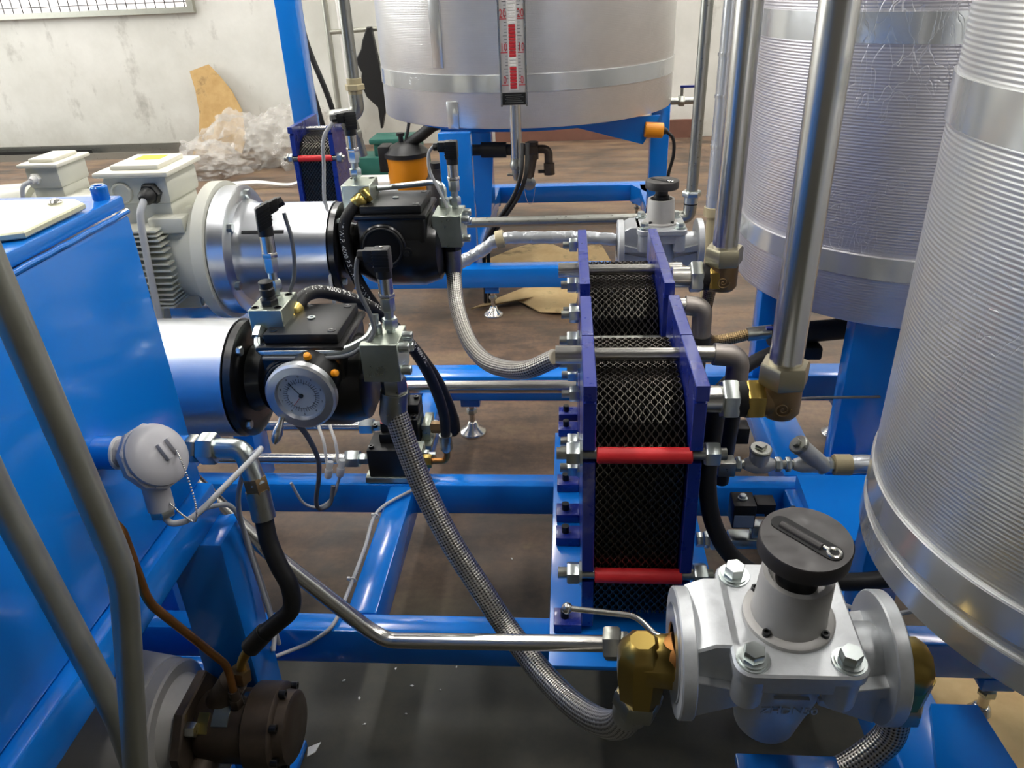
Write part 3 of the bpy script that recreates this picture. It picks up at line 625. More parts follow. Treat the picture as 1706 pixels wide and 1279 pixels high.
# ------------------------------------------------------------------ flanged regulating valves with black knobs (origin on the pipe axis, pipe along x)
def rrect(hx_, hy_, r, n=5):
    out = []
    for cx, cy, a0 in ((hx_ - r, hy_ - r, 0), (-hx_ + r, hy_ - r, 90), (-hx_ + r, -hy_ + r, 180), (hx_ - r, -hy_ + r, 270)):
        for k in range(n + 1):
            a = math.radians(a0 + 90 * k / n); out.append((cx + r * math.cos(a), cy + r * math.sin(a)))
    return out
def valve(loc, label, rot=(0, 0, 0), text=True):
    t = thing('regulating_valve', label, 'valve', loc, rot, 'cast aluminium valves with black knobs')
    b = B().lathe((-0.125, 0, 0), X, [(0, 0.046), (0.25, 0.046)], 32)
    b.prism(rrect(0.076, 0.082, 0.02), 'z', 0.028, 0.058, 0.003)
    b.lathe((0, 0, -0.15), Z, [(0, 0.03), (0.006, 0.044), (0.05, 0.052), (0.10, 0.062), (0.18, 0.064)], 40)
    P('body', b, 'castalu', t, True)
    P('shoulder', B().prism([(-0.125, 0.0), (-0.125, 0.065), (-0.10, 0.078), (-0.07, 0.078), (-0.07, 0.0)], 'y', -0.05, 0.065, 0.003), 'castalu', t, True)
    for sx in (-1, 1):
        x0 = sx * 0.132
        f = P('pipe_flange', B().lathe((x0 - 0.010, 0, 0), X, [(0, 0.04), (0, 0.086), (0.002, 0.088), (0.018, 0.088), (0.020, 0.086), (0.020, 0.04)], 64, cap=False), 'castalu', t, True)
        P('flange_ring', B().lathe((x0 + sx * 0.0105, 0, 0), X * sx, [(0, 0.040), (0.002, 0.040), (0.002, 0.066), (0, 0.066)], 48, cap=False), 'alu', f)
        for yy in (-1, 1):
            P('gusset', B().prism([(sx * 0.125, 0.02), (sx * 0.045, -0.0), (sx * 0.045, -0.012), (sx * 0.125, -0.004)] if yy > 0 else [(sx * 0.124, -0.012), (sx * 0.045, -0.028), (sx * 0.045, -0.038), (sx * 0.124, -0.075)], 'y', -0.052 if yy < 0 else -0.062, -0.044 if yy < 0 else 0.062, 0.001), 'castalu', t, True)
    P('bonnet_plate', B().prism(rrect(0.082, 0.092, 0.022), 'z', 0.059, 0.078, 0.003), 'castalu', t, True)
    for x in (-0.058, 0.058):
        for y in (-0.068, 0.068):
            P('corner_boss', B().cyl((x, y, 0.0), (x, y, 0.06), 0.02, ch=0.004), 'castalu', t, True)
            bo = P('corner_bolt', B().cyl((x, y, 0.080), (x, y, 0.083), 0.018).hexn((x, y, 0.083), Z, 0.024, 0.015, random.random()), 'zinc', t, True)
            P('washer', B().cyl((x, y, 0.078), (x, y, 0.0805), 0.021), 'zinc', bo)
    P('bonnet_base', B().lathe((0, 0, 0.078), Z, [(0, 0.058), (0.006, 0.058), (0.009, 0.054), (0.009, 0.04)], 56), 'matgrey', t, True)
    for p in around(4, 0.0515, 'z', 0.78, (0, 0, 0.086)): P('socket_screw', B().lathe(p, Z, [(0, 0.0052), (0.006, 0.0052), (0.006, 0.003), (0.003, 0.003)], 14), 'satinblack', t, True)
    P('bonnet', B().lathe((0, 0, 0.086), Z, [(0, 0.0485), (0.006, 0.047), (0.072, 0.0445), (0.075, 0.043), (0.075, 0.036), (0.062, 0.035), (0.060, 0.012)], 56), 'matgrey', t, True)
    P('stem', B().lathe((0, 0, 0.14), Z, [(0, 0.026), (0.03, 0.026), (0.035, 0.021), (0.045, 0.021), (0.057, 0.030)], 32), 'plastic', t, True)
    # knob disc with a slot holding the folded crank
    a = math.radians(-45); d = Vector((math.cos(a), math.sin(a), 0)); s = Vector((-d.y, d.x, 0))
    k = B().lathe((0, 0, 0.195), Z, [(0, 0.028), (0.0, 0.052), (0.003, 0.055), (0.024, 0.055), (0.026, 0.0535)], 64); kn = P('knob', k, 'knob', t, True)
    def slot(hl, hw, z0, z1):
        q = [(d * (hl if abs(an) <= 90 else -hl) + d * hw * math.cos(math.radians(an)) + s * hw * math.sin(math.radians(an))) for an in list(range(-90, 91, 15)) + list(range(91, 271, 15))]
        return B().prism([(v.x, v.y) for v in q], 'z', z0, z1)
    P('slot', slot(0.034, 0.0125, 0.2205, 0.2222), 'gasket', kn)
    P('crank', B().cyl(-d * 0.034 + Z * 0.2205 + s * -0.002, d * 0.022 + Z * 0.2205 + s * -0.002, 0.0062, ch=0.001), 'knob', kn)
    P('crank_pin', B().cyl(d * 0.021 + Z * 0.222, d * 0.029 + Z * 0.222, 0.003), 'steel', kn)
    P('crank_ring', B().torus(d * 0.036 + Z * 0.2225, (0, 0, 1), 0.0072, 0.0022, 24, 8), 'steel', kn)
    if text:
        tb = B(); text_on(tb, 'ZHDN50', 0.019, frame_m((0.004, -0.0635, -0.034), X, Z), 0.0012); P('raised_lettering', tb, 'castalu', t, True)
        P('flow_arrow', B().box(-0.02, 0.025, -0.0675, -0.062, -0.006, -0.0035), 'castalu', t, True)
    return t
valve((0.284, 0.775, 0.668), 'near cast aluminium regulating valve with a big black slotted knob', (math.radians(6), 0, 0))
valve((0.305, 2.575, 0.665), 'far cast aluminium regulating valve with black knob behind the heat exchangers', (0, 0, 0), False)

# ------------------------------------------------------------------ fittings helpers
def hexf(t, name, p, ax, af, L, mat, rot=0.3): return P(name, B().hexn(p, ax, af, L, rot), mat, t)
def elbow(path, r, mat, t, name='elbow', rf=0.03, n=20):
    return P(name, B().tube(fillet(path, rf, 9), r, n), mat, t)
# thick vertical pipes with bronze unions beside the exchangers
def riser(x, y, z, xs, label, top):
    t = thing('riser_pipe', label, 'pipe', (x, y, z - 0.04), group='thick vertical pipes on bronze elbows')
    P('pipe', B().cyl((x, y, z + 0.055), (x + 0.004, y, top), 0.0285, n=32), 'steel', t)
    P('union_nut', B().hexn((x, y, z + 0.032), Z, 0.076, 0.042, 0.1), 'nickel', t)
    P('elbow_body', B().lathe((x, y, z - 0.034), Z, [(0, 0.014), (0.004, 0.028), (0.014, 0.035), (0.068, 0.035)], 32).cyl((xs + 0.048, y, z), (x, y, z), 0.031, n=28), 'bronze', t)
    P('elbow_collar', B().hexn((xs + 0.030, y, z), X, 0.066, 0.030, 0.5), 'brass', t)
    P('nipple', B().cyl((0.241, y, z), (xs + 0.002, y, z), 0.025, n=24), 'steel', t)
    P('hex_nut', B().hexn((xs - 0.012, y, z), X, 0.066, 0.028, 0.5), 'zinc', t); P('gasket', B().cyl((xs + 0.014, y, z), (xs + 0.032, y, z), 0.032), 'gasket', t)
    sp = [Vector((x - 0.004 + 0.015 * (k / 30) * math.cos(k * 0.42), y - 0.0352, z - 0.002 + 0.015 * (k / 30) * math.sin(k * 0.42))) for k in range(31)]
    P('spiral_mark', B().tube(sp, 0.0014, 6), 'bronze', t)
    return t
riser(0.374, 1.225, 0.815, 0.282, 'thick steel riser on a bronze elbow beside the front heat exchanger', 1.75)
riser(0.358, 1.745, 0.855, 0.295, 'thick steel riser on a bronze elbow beside the second heat exchanger', 1.75)
# bare elbows from the exchanger carrying line
t = thing('pipe_elbow', 'blasted steel elbow turning down behind the front riser', 'pipe', (0.30, 1.40, 0.6)); elbow([(0.285, 1.40, 0.82), (0.335, 1.40, 0.815), (0.335, 1.40, 0.70)], 0.0225, 'steelelbow', t, rf=0.04); P('collar', B().cyl((0.335, 1.4, 0.72), (0.335, 1.4, 0.70), 0.025), 'steelelbow', t); P('hose_tail', B().cyl((0.335, 1.4, 0.70), (0.33, 1.42, 0.50), 0.018), 'rubber', t)
t = thing('pipe_elbow', 'blasted steel elbow turning down between the two risers', 'pipe', (0.29, 1.65, 0.6)); P('stub', B().cyl((0.235, 1.655, 0.82), (0.275, 1.655, 0.82), 0.017), 'steel', t); elbow([(0.262, 1.655, 0.82), (0.303, 1.655, 0.815), (0.303, 1.655, 0.73)], 0.0225, 'steelelbow', t, rf=0.035); P('collar', B().cyl((0.303, 1.655, 0.745), (0.303, 1.655, 0.73), 0.025).cyl((0.303, 1.655, 0.73), (0.303, 1.655, 0.69), 0.022), 'ironpipe', t); P('hose_tail', B().cyl((0.303, 1.655, 0.70), (0.31, 1.67, 0.45), 0.017), 'rubber', t)
# dark pipe rising behind the second riser and bronze braided hose
t = thing('braided_drain_hose', 'bronze coloured braided hose curving below the second riser', 'hose', (0.36, 1.95, 0.5))
P('hose', B().tube(spline([(0.372, 1.93, 0.78), (0.366, 1.95, 0.69), (0.375, 1.98, 0.60), (0.402, 2.0, 0.57), (0.45, 2.0, 0.577), (0.50, 2.0, 0.590)], 12), 0.0165, 16), 'braidgold', t); P('ferrule', B().cyl((0.495, 2.0, 0.589), (0.56, 2.0, 0.597), 0.0195), 'galv', t)
P('tail_pipe', B().cyl((0.372, 1.93, 0.77), (0.372, 1.92, 0.86), 0.02), 'ironpipe', t)
t = thing('drain_pipe', 'black drain pipe with a small bleed cock under the wrinkled foil tank', 'pipe', (0.65, 2.0, 0.55))
P('pipe', B().cyl((0.555, 2.0, 0.585), (0.95, 2.05, 0.60), 0.03), 'ironpipe', t); P('bleed_cock', B().cyl((0.645, 1.985, 0.56), (0.64, 1.98, 0.515), 0.006).ball((0.64, 1.98, 0.508), 0.009), 'copper', t); P('valve_body', B().box(0.60, 0.70, 1.97, 2.05, 0.52, 0.56, 0.008), 'plastic', t); P('handle', B().box(0.535, 0.60, 1.96, 1.975, 0.618, 0.626, 0.002), 'navy', t)
solo('black_hose', B().tube(spline([(0.345, 1.75, 0.50), (0.42, 1.82, 0.54), (0.50, 1.88, 0.57), (0.62, 1.94, 0.59)], 10), 0.018, 14), 'rubber', 'black hose rising from behind the front riser towards the drain pipe', 'hose')
# thick black hose below the front exchanger outlet
solo('black_hose', B().tube(spline([(0.275, 1.27, 0.80), (0.272, 1.27, 0.72), (0.266, 1.25, 0.62), (0.282, 1.23, 0.53), (0.325, 1.21, 0.46), (0.39, 1.19, 0.43), (0.48, 1.19, 0.425), (0.58, 1.17, 0.445), (0.68, 1.15, 0.50)], 10), 0.0175, 16), 'rubber', 'thick glossy black hose looping from the front riser round behind the near valve', 'hose')
# water line: nut, solenoid, check valve, strainer, union, foil wrapped pipe
yl, zl = 1.30, 0.625
t = thing('water_line', 'row of small steel fittings between the exchanger and the foil tank', 'pipe fitting', (0.40, yl, zl - 0.03))
P('solenoid_body', B().box(0.292, 0.326, yl - 0.016, yl + 0.016, zl - 0.02, zl + 0.012, 0.002), 'galv', t)
P('nipple', B().cyl((0.326, yl, zl), (0.56, yl, zl), 0.009), 'galv', t)
P('hex_nut', B().hexn((0.328, yl, zl), X, 0.026, 0.01), 'zinc', t); P('hex_nut', B().hexn((0.405, yl, zl), X, 0.026, 0.012), 'zinc', t); P('hex_nut', B().hexn((0.425, yl, zl), X, 0.026, 0.010), 'zinc', t); P('hex_nut', B().hexn((0.502, yl, zl), X, 0.026, 0.014), 'zinc', t)
P('check_valve', B().lathe((0.345, yl, zl), X, [(0, 0.011), (0.02, 0.019), (0.04, 0.019), (0.058, 0.011)], 24).cyl((0.372, yl, zl), (0.372, yl - 0.004, zl + 0.034), 0.018, 0.02), 'castalu', t)
P('check_cap', B().cyl((0.372, yl - 0.004, zl + 0.034), (0.372, yl - 0.005, zl + 0.042), 0.0215, ch=0.002).hexn((0.372, yl - 0.005, zl + 0.042), (0, -0.1, 1), 0.016, 0.008, n=4), 'galv', t)
P('strainer', B().lathe((0.44, yl, zl), X, [(0, 0.011), (0.015, 0.016), (0.05, 0.016), (0.062, 0.012)], 24).cyl((0.50, yl, zl - 0.005), (0.445, yl - 0.012, zl + 0.05), 0.017), 'castalu', t)
P('strainer_cap', B().cyl((0.445, yl - 0.012, zl + 0.05), (0.437, yl - 0.014, zl + 0.058), 0.0195, ch=0.002).hexn((0.437, yl - 0.014, zl + 0.058), (-0.7, -0.15, 0.7), 0.016, 0.008), 'galv', t)
P('union', B().cyl((0.518, yl, zl), (0.55, yl, zl), 0.021, n=12), 'ivory', t); P('foil_wrap', B().tube(spline([(0.548, yl, zl), (0.57, yl, zl + 0.002), (0.62, yl, zl)], 6), 0.019, 14), 'crumple', t)
t = thing('solenoid_coil', 'small black solenoid coil with pale label behind the front exchanger nut', 'solenoid valve', (0.34, 1.45, 0.55)); P('coil', B().box(0.315, 0.355, 1.43, 1.48, 0.57, 0.625, 0.003), 'plastic', t); P('connector', B().box(0.355, 0.385, 1.435, 1.475, 0.585, 0.625, 0.003), 'plastic', t); P('label_patch', B().box(0.32, 0.345, 1.4285, 1.43, 0.575, 0.605), 'sticker', t)
t = thing('solenoid_valve', 'black solenoid valve with bright top nut beside the black hose', 'solenoid valve', (0.365, 1.33, 0.40))
P('coil', B().box(0.338, 0.385, 1.31, 1.36, 0.455, 0.515, 0.003), 'plastic', t); P('label_patch', B().box(0.341, 0.382, 1.3085, 1.31, 0.46, 0.49), 'sticker', t, label='dark blue printed label'); P('top_nut', B().cyl((0.36, 1.335, 0.515), (0.36, 1.335, 0.518), 0.010).hexn((0.36, 1.335, 0.518), Z, 0.013, 0.007), 'zinc', t)
P('connector', B().box(0.385, 0.425, 1.315, 1.35, 0.49, 0.515, 0.002).cyl((0.415, 1.33, 0.49), (0.425, 1.33, 0.45), 0.01), 'plastic', t); P('valve_body', B().box(0.34, 0.43, 1.315, 1.355, 0.395, 0.42, 0.004), 'zinc', t); P('valve_neck', B().box(0.385, 0.42, 1.32, 1.35, 0.42, 0.452, 0.004), 'zinc', t)
for x0, L, af in ((0.272, 0.014, 0.028), (0.288, 0.012, 0.032), (0.303, 0.02, 0.038)): P('fitting', B().hexn((x0, 1.335, 0.405), X, af, L), 'zinc', t)
t = thing('drain_cock', 'small zinc elbow fitting half hidden behind the black knob', 'pipe fitting', (0.50, 1.30, 0.40)); P('body', B().cyl((0.45, 1.3, 0.51), (0.53, 1.3, 0.43), 0.014).hexn((0.525, 1.3, 0.435), (0.7, 0, -0.7), 0.034, 0.02), 'zinc', t)
solo('cable', B().tube(spline([(0.31, 1.45, 0.60), (0.34, 1.46, 0.64), (0.40, 1.5, 0.635), (0.56, 1.7, 0.55), (0.80, 1.8, 0.50)], 8), 0.004, 8), 'darkcable', 'thin grey cable crossing in front of the broad tank leg', 'cable')
solo('cable', B().tube(spline([(0.40, 1.05, 0.52), (0.47, 1.05, 0.50), (0.54, 1.02, 0.505), (0.62, 1.0, 0.55)], 8), 0.004, 8), 'cable', 'thin grey cable between the near valve and the closest tank', 'cable')
t = thing('hex_union', 'zinc hex union at the lower right of the front exchanger', 'pipe fitting', (0.25, 1.2, 0.39)); P('nut', B().hexn((0.262, 1.215, 0.40), X, 0.036, 0.02), 'zinc', t); P('spigot', B().cyl((0.27, 1.215, 0.40), (0.33, 1.215, 0.40), 0.011), 'galv', t); P('collar', B().hexn((0.295, 1.215, 0.40), X, 0.03, 0.02), 'zinc', t)

# ------------------------------------------------------------------ front tube, brass elbow and lever
t = thing('bent_tube', 'long bright steel tube bent along the front blue beam', 'tube', (-0.2, 1.06, 0.3))
P('tube', B().tube(fillet([(-0.70, 1.12, 0.72), (-0.585, 1.10, 0.575), (-0.40, 1.09, 0.372), (-0.36, 1.08, 0.352), (0.07, 1.03, 0.41)], 0.05), 0.0155, 20), 'steel', t)
P('end_nut', B().hexn((0.062, 1.031, 0.409), (0.43, -0.05, 0.058), 0.054, 0.03), 'galv', t); P('end_nut', B().hexn((0.09, 1.03, 0.413), (0.43, -0.05, 0.058), 0.036, 0.016), 'galv', t)
t = thing('brass_elbow', 'big brass elbow screwed into the left flange of the near valve', 'pipe fitting', (0.1, 0.79, 0.55))
P('elbow', B().lathe((0.10, 0.785, 0.560), Z, [(0, 0.03), (0.05, 0.036), (0.09, 0.036), (0.108, 0.030), (0.118, 0.018)], 8, 0.39).lathe((0.085, 0.785, 0.638), X, [(0, 0.034), (0.055, 0.040), (0.058, 0.038)], 8, 0.39), 'brass', t)
P('thread', B().cyl((0.138, 0.785, 0.64), (0.156, 0.785, 0.65), 0.034), 'copper', t)
P('hose_nut', B().hexn((0.10, 0.785, 0.572), (-0.1, 0.15, -1), 0.062, 0.036), 'galv', t)
t = thing('brass_elbow', 'brass elbow behind the right flange of the near valve', 'pipe fitting', (0.47, 0.79, 0.55))
P('elbow', B().lathe((0.43, 0.80, 0.625), X, [(0, 0.042), (0.05, 0.042), (0.066, 0.03)], 8, 0.39).lathe((0.475, 0.80, 0.56), Z, [(0, 0.03), (0.05, 0.036)], 8, 0.39), 'brass', t); P('hose_nut', B().hexn((0.475, 0.80, 0.562), -Z, 0.06, 0.03), 'galv', t)
P('hose', B().tube(spline([(0.475, 0.80, 0.535), (0.465, 0.79, 0.48), (0.40, 0.77, 0.43), (0.34, 0.76, 0.44)], 8), 0.022, 16), 'braid', t)
t = thing('ball_valve_lever', 'thin chrome lever with ball end in front of the lower red sleeve', 'lever', (0.1, 1.0, 0.46))
P('lever', B().tube(fillet([(-0.004, 1.02, 0.505), (0.115, 1.0, 0.51), (0.145, 0.97, 0.495), (0.172, 0.955, 0.505)], 0.02), 0.0055, 12), 'steel', t); P('ball', B().ball((-0.006, 1.02, 0.505), 0.0105), 'steel', t); P('valve_stem', B().cyl((0.172, 0.955, 0.505), (0.215, 0.94, 0.505), 0.009), 'galv', t)
solo('valve_post', B().box(0.285, 0.325, 2.555, 2.595, 0.0, 0.52), 'blue', 'slim blue post under the far regulating valve', 'post')
# blue support under the near valve
t = thing('valve_bracket', 'blue bracket under the near valve at the bottom edge', 'bracket', (0.31, 0.74, 0.3)); P('top', B().box(0.235, 0.375, 0.64, 0.742, 0.49, 0.505, 0.002), 'blue', t); P('post', B().box(0.27, 0.35, 0.66, 0.72, 0.0, 0.49, 0.004), 'blue', t)
solo('cover_plate', B().prism([(0.48, 0.55), (0.70, 0.55), (0.675, 0.925), (0.60, 0.925)], 'z', 0.385, 0.4), 'blue', 'slanting bright blue plate at the bottom right corner', 'plate')
solo('cover_post', B().box(0.56, 0.66, 0.66, 0.76, 0, 0.385), 'blue', 'blue post carrying the slanting plate at the bottom right', 'post')
# ------------------------------------------------------------------ braided hoses from the pumps
def braided(label, pts, r, name='braided_hose', end=True):
    t = thing(name, label, 'hose', pts[0], group='braided steel hoses')
    sp = spline(pts, 14); P('hose', B().tube(sp, r, 24), 'braid', t)
    d0 = (sp[6] - sp[0]).normalized(); d1 = (sp[-6] - sp[-1]).normalized()
    P('ferrule', B().lathe(sp[0] - d0 * 0.01, d0, [(0, r * 1.15), (0.05, r * 1.2), (0.065, r * 1.05)], 24), 'galv', t)
    if end: P('ferrule', B().lathe(sp[-1] - d1 * 0.005, d1, [(0, r * 1.15), (0.045, r * 1.18), (0.06, r * 1.03)], 24), 'galv', t)
    return t, sp, d0
t, sp, d0 = braided('long braided steel hose sweeping from the front pump down to the near brass elbow', [(-0.340, 1.285, 0.79), (-0.339, 1.28, 0.751), (-0.297, 1.24, 0.623), (-0.238, 1.19, 0.514), (-0.177, 1.15, 0.425), (-0.117, 1.11, 0.345), (-0.034, 1.0, 0.334), (0.030, 0.90, 0.376), (0.075, 0.825, 0.452), (0.096, 0.787, 0.55)], 0.023)
P('swivel_nut', B().hexn((-0.338, 1.286, 0.832), -Z, 0.044, 0.034), 'galv', t); P('yellow_ring', B().cyl((-0.338, 1.286, 0.836), (-0.338, 1.286, 0.826), 0.02), 'yzinc', t)
t, sp, d0 = braided('braided steel hose hanging from the rear pump to the front exchanger nozzle', [(-0.300, 1.885, 0.875), (-0.299, 1.875, 0.82), (-0.285, 1.80, 0.765), (-0.245, 1.68, 0.725), (-0.195, 1.57, 0.725), (-0.140, 1.49, 0.743), (-0.087, 1.43, 0.772), (-0.030, 1.401, 0.812)], 0.0195, end=False)
P('swivel_nut', B().hexn((-0.301, 1.888, 0.905), -Z, 0.042, 0.032), 'satinblack', t); P('yellow_ring', B().cyl((-0.301, 1.888, 0.91), (-0.301, 1.888, 0.90), 0.02), 'yzinc', t)
# ------------------------------------------------------------------ black rubber hoses with printed lettering
def rubber(label, pts, r, txt, s0, up, size=0.0165):
    t = thing('rubber_hose', label, 'hose', pts[0], group='printed black rubber hoses')
    b = B().tube(spline(pts, 12), r, 20); fr = b.frames; P('hose', b, 'rubber', t)
    if txt:
        vs, fs = text_geo(txt, size); xs = [v.x for v in vs]; x0 = min(xs); out = []
        for v in vs:
            s = s0 + v.x - x0; i = 0
            while i < len(fr) - 2 and fr[i+1][4] < s: i += 1
            a, c = fr[i], fr[i+1]; k = max(0, min(1, (s - a[4]) / max(1e-6, c[4] - a[4])))
            p = a[0].lerp(c[0], k); T = a[1].lerp(c[1], k).normalized(); U = Vector(up); U = (U - T * U.dot(T)).normalized(); S = U.cross(T)
            an = v.y / r; out.append(p + (U * math.cos(an) + S * math.sin(an)) * (r + 0.0003))
        P('printed_lettering', B().verts_faces(out, fs), 'whiteink', t, label='white printed pressure rating')
    return t
t = rubber('black rubber hose from the tall rear block passing behind the front sensor', [(-0.525, 1.842, 1.016), (-0.548, 1.825, 0.985), (-0.556, 1.82, 0.947), (-0.552, 1.82, 0.885), (-0.529, 1.825, 0.805), (-0.482, 1.845, 0.707), (-0.424, 1.87, 0.618), (-0.371, 1.90, 0.496), (-0.344, 1.925, 0.38), (-0.342, 1.94, 0.315)], 0.0145, '1" W.P. 4000 P.S.I. R1 - 1" W.P. 4000 P.S.I. R1 - 1" W.P. 4000 P.S.I.', 0.05, (-0.15, -0.75, 0.6))
P('brass_collar', B().lathe((-0.503, 1.86, 1.033), (-0.75, -0.45, -0.55), [(0, 0.012), (0.01, 0.018), (0.03, 0.018), (0.034, 0.015)], 20).hexn((-0.495, 1.862, 1.04), (-0.75, -0.45, -0.55), 0.034, 0.014), 'yzinc', t)
P('end_elbow', B().tube(fillet([(-0.342, 1.94, 0.325), (-0.342, 1.942, 0.298), (-0.395, 1.93, 0.325)], 0.02), 0.013, 14).cyl((-0.343, 1.935, 0.36), (-0.342, 1.941, 0.31), 0.017), 'plastic', t); P('brass_nut', B().hexn((-0.41, 1.93, 0.327), X, 0.032, 0.03), 'bronze', t)
t = rubber('black rubber hose arching from the front pump left block to the lower brass elbow', [(-0.543, 1.392, 0.932), (-0.532, 1.425, 0.944), (-0.510, 1.46, 0.938), (-0.469, 1.50, 0.908), (-0.425, 1.56, 0.85), (-0.384, 1.64, 0.739), (-0.353, 1.70, 0.619), (-0.338, 1.76, 0.479), (-0.342, 1.785, 0.38)], 0.0140, '1" W.P. 4000 P.S.I. R1   1" W.P. 4000 P.S.I. R1 - 1" W.P. 4000 P.S.I.', 0.03, (0.2, -0.55, 0.8))
P('brass_collar', B().lathe((-0.552, 1.372, 0.922), (0.3, 0.9, 0.35), [(0, 0.012), (0.008, 0.018), (0.026, 0.018), (0.03, 0.015)], 20).hexn((-0.555, 1.362, 0.918), (0.3, 0.9, 0.35), 0.034, 0.012), 'yzinc', t)
P('ferrule', B().lathe((-0.3415, 1.782, 0.392), (-0.03, 0.05, -1), [(0, 0.018), (0.045, 0.018), (0.055, 0.011)], 20), 'galv', t); P('end_elbow', B().tube(fillet([(-0.342, 1.785, 0.345), (-0.344, 1.788, 0.302), (-0.40, 1.79, 0.30)], 0.03), 0.009, 14), 'copper', t); P('brass_nut', B().hexn((-0.415, 1.79, 0.30), X, 0.034, 0.026), 'brass', t)
# ------------------------------------------------------------------ servo valves on the skid and their steel feed tubes
def servo(label, x0, x1, y0, y1, z0):
    t = thing('servo_valve', label, 'solenoid valve', ((x0 + x1) / 2, (y0 + y1) / 2, z0), group='black servo valves on the skid')
    P('base', B().box(x0 - 0.012, x1 + 0.035, y0, y1, z0, z0 + 0.018, 0.002), 'zincblock', t)
    P('body', B().box(x0, x1, y0 + 0.004, y1 - 0.006, z0 + 0.018, z0 + 0.105, 0.003), 'satinblack', t)
    tp = P('top_step', B().box(x0 + 0.03, x1, y0 + 0.04, y1 - 0.006, z0 + 0.105, z0 + 0.135, 0.003), 'satinblack', t)
    P('tower', B().box(x0 + 0.035, x0 + 0.075, y0 + 0.05, y0 + 0.10, z0 + 0.135, z0 + 0.165, 0.003), 'plastic', tp)
    P('pilot_lens', B().prism([(y0 + 0.048, z0 + 0.165), (y0 + 0.10, z0 + 0.165), (y0 + 0.09, z0 + 0.185), (y0 + 0.06, z0 + 0.185)], 'x', x0 + 0.037, x0 + 0.072), 'pink', tp, label='faded red plastic cover')
    P('side_plate', B().box(x1 + 0.005, x1 + 0.03, y0 + 0.03, y1, z0 + 0.018, z0 + 0.07, 0.002), 'zincblock', t)
    for x in (x0 + 0.012, x1 - 0.012):
        P('cap_screw', B().lathe((x, y0 + 0.018, z0 + 0.105), Z, [(0, 0.0075), (0.008, 0.0075), (0.008, 0.004), (0.004, 0.004)], 16), 'black', t)
        P('cap_screw', B().lathe((x, y1 - 0.03, z0 + 0.135), Z, [(0, 0.0075), (0.008, 0.0075), (0.008, 0.004), (0.004, 0.004)], 16), 'black', t)
    P('port_fitting', B().hexn((x1 + 0.03, (y0 + y1) / 2 + 0.02, z0 + 0.045), X, 0.026, 0.016).cyl((x1 + 0.02, (y0 + y1) / 2 + 0.02, z0 + 0.045), (x1 + 0.065, (y0 + y1) / 2 + 0.02, z0 + 0.045), 0.009), 'zinc', t)
    return t
servo('black servo valve with red cover on the middle blue beam, nearer one', -0.557, -0.445, 1.735, 1.845, 0.262)
servo('black servo valve with red cover on the skid, the farther one', -0.555, -0.445, 1.90, 2.01, 0.262)
def rail(label, x0, x1, y, z, r, nut=True):
    t = thing('feed_tube', label, 'tube', (x0, y, z - r)); P('tube', B().cyl((x0, y, z), (x1, y, z), r, n=24), 'steel', t)
    if nut: P('union_nut', B().hexn((x1 - 0.04, y, z), X, r * 3.1, 0.04, 0.5), 'zinc', t); P('nipple', B().hexn((x1, y, z), X, r * 2.0, 0.024, 0.5), 'zinc', t)
    return t
rail('bright steel feed tube ending in a nut at the nearer servo valve', -1.3, -0.585, 1.762, 0.325, 0.0145)
rail('bright steel feed tube ending in a nut at the farther servo valve', -1.3, -0.585, 1.935, 0.327, 0.0145)
rail('long bright steel pipe lying along the back blue beam', -1.3, 0.02, 2.17, 0.333, 0.021, False)
# ------------------------------------------------------------------ cables on the pumps and skid
cable([(-0.545, 1.27, 0.745), (-0.555, 1.35, 0.66), (-0.60, 1.50, 0.50), (-0.655, 1.62, 0.36), (-0.69, 1.66, 0.26), (-0.695, 1.68, 0.215), (-0.67, 1.70, 0.215), (-0.655, 1.71, 0.27)], 0.006, 'darkcable', 'dark cable hanging under the dial handwheel to the grey plugs')
def plug(x, y, z, label):
    t = thing('cable_plug', label, 'connector', (x, y, z), group='grey cable plugs'); d = Vector((0.25, 0.1, 1)).normalized()
    P('body', B().lathe((0, 0, 0), d, [(0, 0.006), (0.004, 0.010), (0.026, 0.0115), (0.03, 0.0095)], 18), 'greyplastic', t, True); P('clear_cap', B().lathe(d * 0.03, d, [(0, 0.009), (0.02, 0.0105), (0.024, 0.008)], 18), 'glass', t, True)
plug(-0.668, 1.715, 0.292, 'grey cable plug on the left of the pair by the blue beam'); plug(-0.634, 1.715, 0.297, 'grey cable plug on the right of the pair by the blue beam')
cable([(-0.634, 1.715, 0.297), (-0.66, 1.71, 0.235), (-0.70, 1.70, 0.205), (-0.74, 1.69, 0.225), (-0.76, 1.68, 0.30)], 0.004, 'cable', 'thin grey cable looping below the two grey plugs')
for dx, n in ((0, 'left'), (0.032, 'right')): cable([(-0.665 + dx, 1.72, 0.34), (-0.667 + dx, 1.73, 0.40), (-0.685 + dx, 1.76, 0.44), (-0.69 + dx, 1.80, 0.47)], 0.0045, 'white', 'short pale cable rising from the %s grey plug' % n)
cable([(-0.372, 1.315, 1.068), (-0.384, 1.31, 1.052), (-0.386, 1.30, 1.006), (-0.366, 1.29, 0.955), (-0.362, 1.28, 0.925), (-0.385, 1.265, 0.902), (-0.43, 1.252, 0.889), (-0.57, 1.252, 0.887)], 0.0042, 'darkcable', 'grey cable from the front right sensor running along the zinc tube')
cable([(-0.33, 1.915, 1.14), (-0.345, 1.915, 1.12), (-0.345, 1.91, 1.08), (-0.322, 1.90, 1.03), (-0.305, 1.895, 0.99)], 0.004, 'cable', 'grey cable curling down from the rear right sensor')
